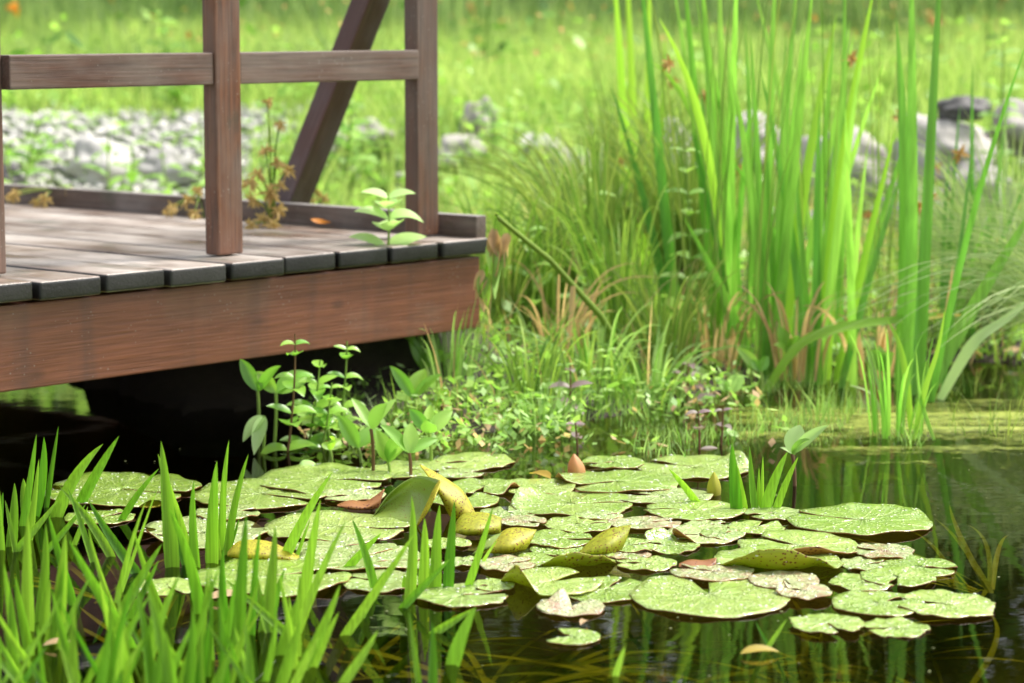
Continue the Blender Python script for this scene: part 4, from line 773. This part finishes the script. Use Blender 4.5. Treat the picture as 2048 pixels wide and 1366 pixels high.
# ------------------------------------------------------------------ sedges and rushes
def tussock(label, pos, n, h, spread, mt, wd=.004, dirv=(0, 0), name='sedge_tussock', cat='sedge', heads=0, hm='seed', droop=.5, group=None):
    e = empty(name, pos); tag(e, label, cat, group); q = MB(); tipsP = []
    for i in range(n):
        a = random.uniform(0, 6.283); r = random.uniform(0, .06); l = h*random.uniform(.55, 1.1); s_ = spread*random.uniform(.15, 1)
        dx, dy = math.cos(a)*s_+dirv[0]*random.uniform(.4, 1), math.sin(a)*s_+dirv[1]*random.uniform(.4, 1)
        o0 = np.array([math.cos(a)*r, math.sin(a)*r, -.02]); tp = o0+np.array([dx, dy, 0])*l+np.array([0, 0, l*max(.15, 1-droop*math.hypot(dx, dy))])
        P = bez(o0, o0+np.array([dx*.25*l, dy*.25*l, l*.75]), tp, 10); tipsP.append(P[-1]); aa = random.uniform(-1, 1)
        q.add(*strip(P, wblade(10, wd*random.uniform(.7, 1.3), .7), (math.sin(aa), -math.cos(aa), .2), .3))
    q.obj('blades', M[mt], e)
    random.shuffle(tipsP)
    for P in tipsP[:heads]:
        q = MB()
        for j in range(14):
            d = np.array([random.gauss(0, 1), random.gauss(0, 1), random.gauss(0, 1)]); d /= np.linalg.norm(d)
            q.add(*strip(bez(P, P+d*.012, P+d*random.uniform(.015, .03)+[0, 0, -.004], 5), wellip(5, .008), (random.random(), -1, .3), .4))
        q.obj('seed_head', M[hm], e)
    return e
gz = lambda x, y: float(ground(x, y))
tussock('fine leaning sedge tussock between the platform corner and the irises', (.42, 5.9, gz(.42, 5.9)), 330, .62, .5, 'rush', .0045, (-.15, -.05), heads=2)
tussock('fine low sedge tussock behind the platform corner', (.18, 6.2, gz(.18, 6.2)), 200, .42, .6, 'rush', .0045, (.2, 0), heads=2)
tussock('sedge tussock with brown seed heads behind the pale iris fan', (.30, 6.6, gz(.3, 6.6)), 220, .62, .45, 'rush', .0045, (.2, 0), heads=2)
tussock('blue green rush tussock arching over the algae from outside the picture', (1.28, 5.35, .0), 420, .6, .9, 'bluerush', .0036, (-.55, -.1), 'rush_tussock', 'rush', droop=.62)
tussock('blue green rush tussock behind the wide diagonal iris blades', (1.15, 5.9, gz(1.15, 5.9)), 300, .6, .8, 'bluerush', .004, (-.3, 0), 'rush_tussock', 'rush', heads=8)
tussock('pale hanging grass tuft at the water edge below the broken stalk', tuple(U(1085, 862)), 60, .12, .5, 'marsh', .004, (0, 0), 'grass_tuft', 'grass tuft')
tussock('loose grass tuft on the bank right of the beam end', tuple(U(1060, 800, .03)), 40, .22, .7, 'bank', .005, (0, 0), 'grass_tuft', 'grass tuft')
tussock('grass tuft under the beam end', tuple(U(900, 790, .02)), 70, .22, .5, 'marsh', .005, (0, 0), 'grass_tuft', 'grass tuft')
tussock('grass tuft at the foot of the iris with dark blades', tuple(U(1330, 745, .03)), 80, .3, .5, 'rush', .005, (0, 0), 'grass_tuft', 'grass tuft')
tussock('small stiff grass tuft rising from the algae', tuple(U(1790, 870)), 26, .24, .35, 'iris', .006, (0, 0), 'grass_tuft', 'grass tuft')
for lab, px, py, zz, n_, h_, sp_, mt_, dv in (
        ('arching green sedge at the beam end', 1010, 690, .07, 80, .34, .6, 'rush', (-.1, 0)), ('straw coloured sedge right of the beam end', 1085, 655, .1, 80, .42, .6, 'bank', (-.2, 0)),
        ('tall green sedge behind the broken stalk', 1170, 620, .13, 110, .5, .55, 'rush', (-.35, 0)), ('withered straw sedge under the broken stalk', 1120, 700, .08, 30, .26, .7, 'dry', (.1, 0)),
        ('loose pale sedge between broken stalk and dark bladed iris', 1235, 665, .1, 80, .38, .6, 'bank', (-.2, 0)), ('fresh sedge leaning over the water below the broken stalk', 1180, 790, .0, 60, .26, .8, 'marsh', (-.1, -.2)),
        ('low fresh sedge beside the purple seedlings', 1300, 800, .0, 50, .2, .8, 'marsh', (0, -.1)), ('sedge tuft between beam end and kerb corner', 1000, 640, .12, 80, .36, .5, 'bank', (.15, 0)),
        ('long bladed sedge against the pale iris fan', 1215, 600, .12, 120, .5, .5, 'rush', (-.25, 0))):
    p = U(px, py, zz); tussock(lab, tuple(p), int(n_*.75), h_, sp_, mt_, .0066, dv, 'sedge_tussock', 'sedge')
for lab, px, py in (('withered brown leaf tuft at the foot of the arching iris fan', 1420, 728), ('withered brown leaf tuft between the two middle iris fans', 1590, 742), ('withered brown leaf tuft left of the three wide blades', 1755, 738)):
    p = U(px, py, .03); tussock(lab, tuple(p), 16, .24, .6, 'dry', .011, (0, 0), 'dead_tuft', 'dead leaves')
for i, (px, py) in enumerate(((1480, 700), (1650, 690), (1760, 680), (1400, 690))):
    p = U(px, py, .07); tussock('brown headed rush mixed among the iris blades', tuple(p), 9, .95, .22, 'rush', .004, (0, 0), 'rush_plant', 'rush', 1, 'seed', .3, 'brown headed rushes among the irises')
# ochre seeding rush leaning over the deck
def ochre(label, base, heads, Y, group=None):
    b = UD(base[0], base[1], Y); e = empty('seeding_rush', b); tag(e, label, 'rush', group); q = MB(); hd = []
    for hx, hy, s_ in heads:
        T = UD(hx, hy, Y-random.uniform(.0, .06))-b; P = bez((0, 0, 0), tuple(T*.5+Vector((-T.x*.3, 0, abs(T.z)*.2+.02))), tuple(T), 10); q.add(*tube(P, .0018, 4)); hd.append((P[-1], s_))
    q.obj('stems', M['rush'], e)
    for P, s_ in hd:
        k = MB()
        for j in range(34):
            d = np.array([random.gauss(0, 1), random.gauss(0, 1), random.gauss(0, .9)]); d /= np.linalg.norm(d); L_ = s_*.62*random.uniform(.4, 1)
            k.add(*strip(bez(P, P+d*L_*.6, P+d*L_+[0, 0, -L_*.3], 5), wellip(5, L_*.2), (random.uniform(-1, 1), -1, .3), .4))
        k.obj('seed_head', M['ochre'], e)
Yk = U(560, 452, ZT).y
ochre('ochre seeding rush filling the space between post and leaning brace', (545, 462), [(535, 205, .035), (560, 250, .03), (530, 300, .04), (555, 325, .04), (515, 345, .045), (575, 340, .04), (540, 385, .05), (505, 400, .05), (555, 420, .05), (525, 440, .05), (500, 450, .04), (545, 450, .045), (560, 370, .04), (500, 365, .04)], Yk)
ochre('ochre seeding rush bending over the kerb left of the post', (400, 400), [(375, 400, .04), (390, 425, .04), (345, 412, .04), (335, 425, .03), (395, 380, .03), (410, 445, .03), (385, 445, .035)], U(390, 436, ZT).y+.03)
ochre('small ochre seed head lying over the far kerb', (110, 385), [(90, 398, .045), (70, 405, .035), (140, 380, .03), (30, 385, .04), (20, 395, .03)], U(90, 412, ZT).y+.02)
ochre('ochre rush sprig behind the brace foot', (640, 430), [(620, 362, .03), (632, 385, .035), (650, 395, .03), (628, 400, .02)], U(640, 425, ZT).y+.06)
for lab, px, py, a_, l_, mt_ in (('tan fallen leaf floating before the big yellow green pad', 455, 1196, .4, .03, 'dry'), ('fallen leaf bit floating beside the pink pad stems', 1168, 1246, 1.2, .012, 'dry'), ('pale fallen leaf floating in the front thicket', 118, 1290, .2, .02, 'dry'), ('brown fallen leaf under the two far pads', 1080, 952, 2.2, .03, 'orange_tip'), ('yellow fallen leaf among the sunken leaves', 1520, 1306, .2, .025, 'orange_tip')):
    p = U(px, py, .004); d_ = Vector((math.cos(a_), math.sin(a_), 0))*l_; q = MB(); q.add(*strip(bez(-d_, (0, 0, .006), d_, 8), wellip(8, l_*.8), (0, -.2, 1), .4, 5)); tag(q.obj('fallen_leaf', M[mt_], None, p), lab, 'leaf')
# orange fallen leaf on the deck
b = UD(640, 452, U(640, 455, ZT).y); q = MB(); q.add(*strip(bez((-.02, 0, .012), (0, 0, -.004), (.024, .0, .006), 10), wellip(10, .022), (0, -.4, 1), .5, 5)); b.z = ZT+.006
tag(q.obj('fallen_leaf', M['orange'], None, b), 'curled orange leaf lying on the deck beside the brace foot', 'leaf')

# ------------------------------------------------------------------ stones and gravel
def rock(label, x, y, sx_, sy_, sz_, mt='stone', seed=0, name='rock', group=None, sink=.25):
    bm = bmesh.new(); bmesh.ops.create_icosphere(bm, subdivisions=4, radius=1.0)
    for v in bm.verts:
        c = v.co; d = noise.noise(c*1.3+Vector((seed*3.7, 0, 0)))*.5+noise.noise(c*3.1+Vector((seed, 5, 0)))*.16+.05*noise.noise(c*8)
        f = 1+d; v.co = Vector((c.x*sx_*f, c.y*sy_*f, max(-.6, c.z*f)*sz_))
    me = bpy.data.meshes.new(name); bm.to_mesh(me); bm.free(); me.materials.append(M[mt])
    me.polygons.foreach_set('use_smooth', np.ones(len(me.polygons), dtype=bool))
    o_ = link(name, me, None, (x, y, gz(x, y)+sz_*(.6-sink))); o_.rotation_euler = (0, 0, seed*1.3); tag(o_, label, 'rock', group); return o_
def rk(label, px, py, wpx, hpx, Y, mt='stone', seed=0, group=None):
    p = UD(px, py, Y); s_ = wpx/2*Y/FPX; h = hpx/2*Y/FPX
    o_ = rock(label, p.x, Y, s_, s_*.8, h, mt, seed, group=group); o_.location.z = p.z; return o_
rk('large pale grey boulder on the gravel slope behind the deck', 205, 335, 160, 110, 8.2, 'palestone', 1)
rk('pale boulder right of the large one, half behind the railing post', 330, 345, 130, 80, 8.2, 'palestone', 2)
rk('dark stone at the kerb beside the outermost post', 15, 350, 60, 60, 7.9, 'darkstone', 3)
rk('leaning grey boulder behind the last post', 960, 250, 90, 100, 8.3, seed=4)
rk('low grey stone under the leaning boulder', 920, 310, 110, 70, 8.1, seed=5)
rk('bright flat stone between sedge and leaning boulder', 1080, 292, 110, 40, 8.2, 'pebble', 6)
rk('grey stone behind the brace', 640, 290, 100, 60, 8.2, seed=7)
rk('grey stone between brace and last post', 745, 275, 110, 60, 8.4, seed=8)
rk('grey stone in the shade of the sedge tussock', 1150, 340, 130, 70, 8.0, seed=9)
rk('tall grey block seen between the iris blades', 1330, 330, 150, 150, 7.8, seed=10)
rk('grey block behind the middle of the iris stand', 1480, 300, 180, 150, 8.0, seed=11)
rk('pale block glimpsed behind the straight iris fan', 1680, 350, 200, 180, 7.8, seed=12)
rk('grey block under the dark capstone', 1880, 310, 250, 150, 7.6, seed=23)
rk('dark rounded capstone on top of the stone bank', 1925, 222, 110, 62, 7.55, 'darkstone', 24)
rk('pale boulder at the edge of the stone bank beside the capstone', 2045, 275, 150, 120, 7.7, seed=25)
rk('dark stone low in the bank below the capstone', 1960, 380, 150, 110, 7.3, 'stone', 16)
rk('grey stone low in the bank behind the thin shoots', 1830, 440, 160, 120, 7.1, seed=17)
rk('pale stone at the foot of the bank near the picture edge', 2010, 480, 140, 90, 7.0, seed=18)
rk('pale stone low behind the iris fan with arching blades', 1590, 470, 160, 110, 7.0, seed=19)
rk('grey stone low behind the pale herb', 1400, 430, 140, 110, 7.2, seed=20)
def blobs(n, fx, sz, name, mt, squash=.65):
    bm = bmesh.new(); bmesh.ops.create_icosphere(bm, subdivisions=1, radius=1.0); v0 = np.array([v.co for v in bm.verts]); f0 = np.array([[v.index for v in f.verts] for f in bm.faces]); bm.free()
    P = fx(n); n = len(P); s_ = rng.uniform(sz[0], sz[1], n); V = v0[None]*(1+rng.uniform(-.22, .22, (n, len(v0), 1)))*s_[:, None, None]*np.stack([rng.uniform(.8, 1.4, n), rng.uniform(.8, 1.3, n), rng.uniform(.5, .9, n)*squash/.65], -1)[:, None, :]
    a = rng.uniform(0, 6.28, n); c, s2 = np.cos(a)[:, None], np.sin(a)[:, None]; V = np.stack([V[..., 0]*c-V[..., 1]*s2, V[..., 0]*s2+V[..., 1]*c, V[..., 2]], -1)+P[:, None, :]
    F = (f0[None]+np.arange(n)[:, None, None]*len(v0)).reshape(-1, 3); return link(name, mesh(name, V.reshape(-1, 3), F, M[mt]))
def gravel_pts(n):
    x = np.concatenate([rng.uniform(-4.5, -.5, int(n*.72)), rng.uniform(-.7, 2.6, n-int(n*.72))]); y = np.interp(x, SHX, SHY); y = np.maximum(y, 7.1)+rng.uniform(0, 1, n)*(9.05-np.maximum(y, 7.1))
    k = rng.uniform(0, 1, n) < np.where(x > -.75, .12, 1); x, y = x[k], y[k]; return np.stack([x, y, ground(x, y)+.008], -1)
o_ = blobs(13000, gravel_pts, (.007, .023), 'gravel', 'pebble'); tag(o_, 'pale gravel and pebbles on the slope behind the deck', 'gravel', kind='stuff')

# ------------------------------------------------------------------ grass, ground cover, algae
def bladesV(P, h, wd, lean=.35, seg=3):
    n = len(P); t_ = np.linspace(0, 1, seg+1); a = rng.uniform(0, 6.283, n); l = rng.uniform(0, lean, n)*h
    d = np.stack([np.cos(a)*l, np.sin(a)*l, np.zeros(n)], -1); yaw = rng.uniform(-1.2, 1.2, n); s_ = np.stack([np.cos(yaw), np.sin(yaw), np.zeros(n)], -1)
    c = P[:, None, :]+d[:, None, :]*(t_**1.8)[None, :, None]+np.stack([np.zeros(seg+1), np.zeros(seg+1), t_], -1)[None]*(h*.95)[:, None, None]
    ww = (wd[:, None]*np.maximum(1-t_**1.5, .05)[None, :])[..., None]/2*s_[:, None, :]
    V = np.stack([c-ww, c+ww], 2).reshape(n, -1, 3); i = np.arange(seg)*2; f = np.stack([i, i+1, i+3, i+2], -1)
    return V.reshape(-1, 3), (f[None]+np.arange(n)[:, None, None]*(2*(seg+1))).reshape(-1, 4)
def field(name, n, xr, yr_, hf, wf, mt, label, cat, lean=.4, keep=None):
    y = rng.uniform(*yr_, n); x = rng.uniform(-1, 1, n)*(y*xr[0]+xr[1])+xr[2]; z = ground(x, y); k = z > -.02
    if keep is not None: k &= keep(x, y)
    x, y, z = x[k], y[k], z[k]; n = len(x); P = np.stack([x, y, np.maximum(z, -.01)], -1)
    V, F = bladesV(P, hf(x, y, n), wf(n), lean); o_ = link(name, mesh(name, V, F, M[mt])); tag(o_, label, cat, kind='stuff'); return o_
field('meadow_grass', 52000, (.23, .9, 0), (8.85, 13.5), lambda x, y, n: rng.uniform(.06, .2, n)*(.6+.9*clump(x, y, 2.3))*(1+.10*(y-9)), lambda n: rng.uniform(.006, .014, n), 'grass', 'sunlit yellow green meadow grass beyond the stones', 'grass', .6)
field('tall_grass', 22000, (.23, 1.2, 0), (12.6, 17.0), lambda x, y, n: rng.uniform(.25, .75, n)*(.5+.8*clump(x, y, 1.6)), lambda n: rng.uniform(.01, .022, n), 'grass_far', 'darker tall meadow grass in front of the trees', 'grass', .5)
field('dark_grass', 16000, (.23, .9, 0), (8.95, 13.5), lambda x, y, n: rng.uniform(.1, .3, n), lambda n: rng.uniform(.006, .014, n), 'grass_far', 'patches of darker green grass in the meadow', 'grass', .6, lambda x, y: clump(x*1.0, y*1.4, 1.7)+.35*clump(x, y, 5.1) > .85)
field('slope_grass', 9000, (.0, 1.55, .7), (7.1, 9.2), lambda x, y, n: rng.uniform(.06, .3, n)*(.3+clump(x, y, 4)), lambda n: rng.uniform(.004, .009, n), 'grass', 'pale grass growing over the stony slope behind the platform end', 'grass', .7)
field('bank_grass', 7500, (.0, 1.0, .55), (4.7, 7.6), lambda x, y, n: rng.uniform(.03, .16, n)*(.3+1.0*clump(x, y, 5)), lambda n: rng.uniform(.0025, .008, n), 'bank', 'mixed green grass covering the bank between platform and irises', 'grass', .7, lambda x, y: (x > -.42) & open_(x, y))
field('shore_grass', 4200, (.0, .42, .12), (4.45, 5.15), lambda x, y, n: rng.uniform(.015, .06, n)*(.3+clump(x, y, 11)), lambda n: rng.uniform(.0018, .004, n), 'marsh', 'short bright grass standing in the shallow water at the shore', 'grass', .7, lambda x, y: open_(x, y) & (y > 4.5+.12*np.sin(x*14)) & (x > -.34) & (clump(x, y, 9) > .4))
def shallow(name, n, xr, yr_, h0, h1, mt, label):
    x = rng.uniform(*xr, n); y = rng.uniform(*yr_, n); k = (y > 4.52+.3*(x < .0)*0+.12*np.sin(x*17)+.05*np.sin(x*41)) & (ground(x, y) < .05) & (clump(x, y, 8) > .42); x, y = x[k], y[k]
    V, F = bladesV(np.stack([x, y, x*0-.01], -1), rng.uniform(h0, h1, len(x))*(.25+clump(x, y, 9)), rng.uniform(.0016, .004, len(x)), .7); o_ = link(name, mesh(name, V, F, M[mt])); tag(o_, label, 'grass', kind='stuff')
shallow('water_edge_grass', 4800, (-.34, .75), (4.42, 5.4), .015, .085, 'marsh', 'fine bright shoots standing in the shallow water at the shore')
shallow('algae_shoots', 700, (.45, 1.35), (4.5, 5.3), .02, .12, 'rush', 'sparse thin shoots rising through the algae')
def leaves_scatter(name, n, region, mt, hz, sz, label):
    x = rng.uniform(*region[0], n); y = rng.uniform(*region[1], n); z = ground(x, y); k = (z > -.015) & open_(x, y); x, y, z = x[k], y[k], z[k]; n = len(x)
    h = rng.uniform(0, hz, n)*clump(x, y, 6); c = np.stack([x, y, z+h], -1); a = rng.uniform(0, 6.28, n); l = rng.uniform(*sz, n); el = rng.uniform(-.3, .9, n)
    d = np.stack([np.cos(a)*np.cos(el), np.sin(a)*np.cos(el), np.sin(el)], -1)*l[:, None]; s_ = np.stack([-np.sin(a), np.cos(a), rng.uniform(-.4, .4, n)], -1)*(l*.28)[:, None]
    V = np.stack([c-d*.5, c+s_, c+d*.5, c-s_], 1).reshape(-1, 3); F = np.arange(n*4).reshape(-1, 4); o_ = link(name, mesh(name, V, F, M[mt], False)); tag(o_, label, 'ground cover', kind='stuff')
leaves_scatter('ground_cover', 9000, ((-.4, 1.7), (4.75, 7.4)), 'herb', .1, (.012, .05), 'low leafy ground cover on the bank')
leaves_scatter('dead_leaves', 1300, ((-.4, 1.7), (4.75, 7.2)), 'dry', .04, (.012, .05), 'brown dead leaves and stalks caught low in the bank plants')
field('dead_stalks', 600, (.0, .95, .6), (4.8, 7.2), lambda x, y, n: rng.uniform(.04, .28, n), lambda n: rng.uniform(.002, .006, n), 'dry', 'brown dead stalks standing among the bank plants', 'dead stalks', 1.0, lambda x, y: (x > -.4) & open_(x, y))
leaves_scatter('meadow_weeds', 2200, ((-4, 4), (8.9, 13.5)), 'herb', .35, (.03, .11), 'broad leaved pale weeds scattered through the meadow')
leaves_scatter('dark_weeds', 1800, ((-4, 4), (9.6, 15)), 'tree', .4, (.04, .13), 'darker weeds scattered through the meadow')
leaves_scatter('slope_weeds', 2200, ((-.8, 2.2), (7.2, 9.2)), 'herb', .3, (.03, .07), 'leafy weeds covering the stony slope behind the platform end')
leaves_scatter('meadow_seeds', 1500, ((-1.5, 4), (9.2, 14)), 'seed', .6, (.02, .05), 'brown grass heads scattered over the meadow')
def shore_leaves(name, n, mt, sz, h, label):
    x = rng.uniform(-.40, .5, n); y = rng.uniform(4.42, 5.05, n)+.12*np.abs(x); k = (clump(x, y, 10)+.5*clump(x+2, y, 23) > np.where(x < .12, .62, 1.0)) & (y > 4.46+.1*np.sin(x*13)); x, y = x[k], y[k]; n = len(x)
    cz = np.stack([x, y, rng.uniform(.004, 1, n)*h*(.3+clump(x, y, 7))], -1); a = rng.uniform(0, 6.28, n); l = rng.uniform(*sz, n); el = rng.uniform(-.2, 1.0, n)
    d = np.stack([np.cos(a)*np.cos(el), np.sin(a)*np.cos(el), np.sin(el)], -1)*l[:, None]; s_ = np.stack([-np.sin(a), np.cos(a), rng.uniform(-.4, .4, n)], -1)*(l*.26)[:, None]
    V = np.stack([cz-d*.5, cz+s_, cz+d*.5, cz-s_], 1).reshape(-1, 3); tag(link(name, mesh(name, V, np.arange(n*4).reshape(-1, 4), M[mt], False)), label, 'ground cover', kind='stuff')
shore_leaves('shore_leaves', 2300, 'herb', (.010, .034), .075, 'low bright leafy plants crowding the shore line')
shore_leaves('pale_shore_leaves', 500, 'mint', (.01, .026), .09, 'pale leaf tips crowding the shore line')
shore_leaves('brown_shore_leaves', 500, 'dry', (.01, .03), .04, 'brown leaf bits along the shore line')
leaves_scatter('stone_weeds', 3000, ((-2.4, 2.4), (7.4, 9.2)), 'herb', .14, (.02, .07), 'low leafy weeds growing between the stones')
# algae mats: bumpy little floating sheets
nx, ny = 150, 110; ax = np.linspace(.42, 1.75, nx); ay = np.linspace(4.15, 5.6, ny); AX, AY = np.meshgrid(ax, ay)
AN = np.array([[noise.fractal(Vector((x*3.6, y*13.0, 0)), .8, 2.1, 6) for x in ax] for y in ay])
edge = AN*.55+(AY-4.52-.05*np.sin(AX*5))*1.5-.9*np.clip(.60-AX, 0, 1)-6*np.clip(AY-4.92, 0, 1)
V = np.stack([AX, AY, .0009+.007*np.clip(edge, 0, .5)*np.abs(AN+.3)], -1).reshape(-1, 3)
me = mesh('algae', V, gridF(ny, nx), M['algae']); at_ = me.attributes.new('cover', 'FLOAT', 'POINT'); at_.data.foreach_set('value', edge.astype(np.float32).ravel())
tag(link('algae', me), 'yellow green algae film floating along the shore', 'algae', kind='stuff')
def flecks(n):
    x = rng.uniform(-.75, 1.1, n); y = rng.uniform(2.9, 4.9, n); k = rng.uniform(0, 1, n) < clump(x, y, 7)**2; return np.stack([x[k], y[k], x[k]*0+.0015], -1)
tag(blobs(700, flecks, (.0008, .0022), 'floating_specks', 'speck', .3), 'tiny plant specks floating on the dark water', 'plant debris', kind='stuff')

# ------------------------------------------------------------------ wildflowers and trees behind
for i in range(30):
    y = random.uniform(9.3, 13); x = random.uniform(-.5, 2.6) if i < 22 else random.uniform(-2.4, .3); z = gz(x, y); h = random.uniform(.28, .55)
    e = empty('orange_wildflower', (x, y, z)); tag(e, 'thin stemmed meadow plant with rusty orange flower head beyond the stones', 'wildflower', 'orange wildflowers in the meadow')
    q = MB(); P = bez((0, 0, 0), (0, 0, h*.6), (random.uniform(-.06, .06), 0, h), 7); q.add(*tube(P, .004, 4)); q.obj('stem', M['rush'], e); q = MB()
    for j in range(16):
        d = np.array([random.gauss(0, 1), random.gauss(0, 1), random.gauss(0, .8)]); d /= np.linalg.norm(d); l = random.uniform(.02, .05)
        q.add(*strip(bez(P[-1], P[-1]+d*l*.6, P[-1]+d*l, 4), wellip(4, l*.6), (random.random(), -1, .3), .3))
    q.obj('flower_head', M['seed' if i % 3 else 'orange'], e)
def tree(label, x, y, h, rad, seed, low=.0, mt='tree', nl=9000):
    rs = np.random.default_rng(seed); z = gz(x, y); e = empty('tree', (x, y, z)); tag(e, label, 'tree', 'trees closing the view behind the meadow')
    q = MB(); q.add(*tube(bez((0, 0, -.1), (.1, 0, h*.3), (-.1, .1, h*.8), 12), np.linspace(.16, .03, 12), 8))
    for i in range(7):
        a = rs.uniform(0, 6.28); z0 = h*rs.uniform(.15, .6); q.add(*tube(bez((0, 0, z0), (math.cos(a)*rad*.3, math.sin(a)*rad*.3, z0+.5), (math.cos(a)*rad*.8, math.sin(a)*rad*.8, z0+rs.uniform(.6, 1.4)), 8), np.linspace(.06, .012, 8), 6))
    q.obj('trunk', M['bark'], e)
    nc = 46; u = rs.normal(size=(nc, 3)); u /= np.linalg.norm(u, axis=1)[:, None]; u *= rs.uniform(.35, 1, nc)[:, None]**.5
    cc = np.stack([u[:, 0]*rad, u[:, 1]*rad, low*h+(1-low)*h*(.5+.5*u[:, 2])], -1); cr = rs.uniform(.3, .62, nc)*rad*.75
    k = rs.integers(0, nc, nl); d = rs.normal(size=(nl, 3)); d /= np.linalg.norm(d, axis=1)[:, None]; c = cc[k]+d*(cr[k]*rs.uniform(.35, 1.05, nl))[:, None]; c[:, 2] = np.maximum(c[:, 2], .05)
    a = rs.normal(size=(nl, 3)); a /= np.linalg.norm(a, axis=1)[:, None]; b_ = np.cross(a, rs.normal(size=(nl, 3))); b_ /= np.linalg.norm(b_, axis=1)[:, None]; l = rs.uniform(.07, .16, nl)[:, None]
    V = np.stack([c-a*l, c+b_*l*.5, c+a*l, c-b_*l*.5], 1).reshape(-1, 3); link('crown', mesh('crown', V, np.arange(nl*4).reshape(-1, 4), M[mt], False), e)
for i, (x, y, h, r_, lo) in enumerate(((-6.3, 18.5, 7.5, 2.6, 0), (-4.0, 17.4, 6.6, 2.2, 0), (-1.9, 18.3, 7.8, 2.4, 0), (.2, 17.4, 6.4, 2.1, 0), (2.2, 18.6, 7.6, 2.5, 0), (4.3, 17.6, 6.8, 2.3, 0), (6.6, 18.6, 7.6, 2.6, 0))):
    tree('dark leafy tree behind the meadow, low crown reaching the tall grass', x, y, h, r_, 100+i, lo)
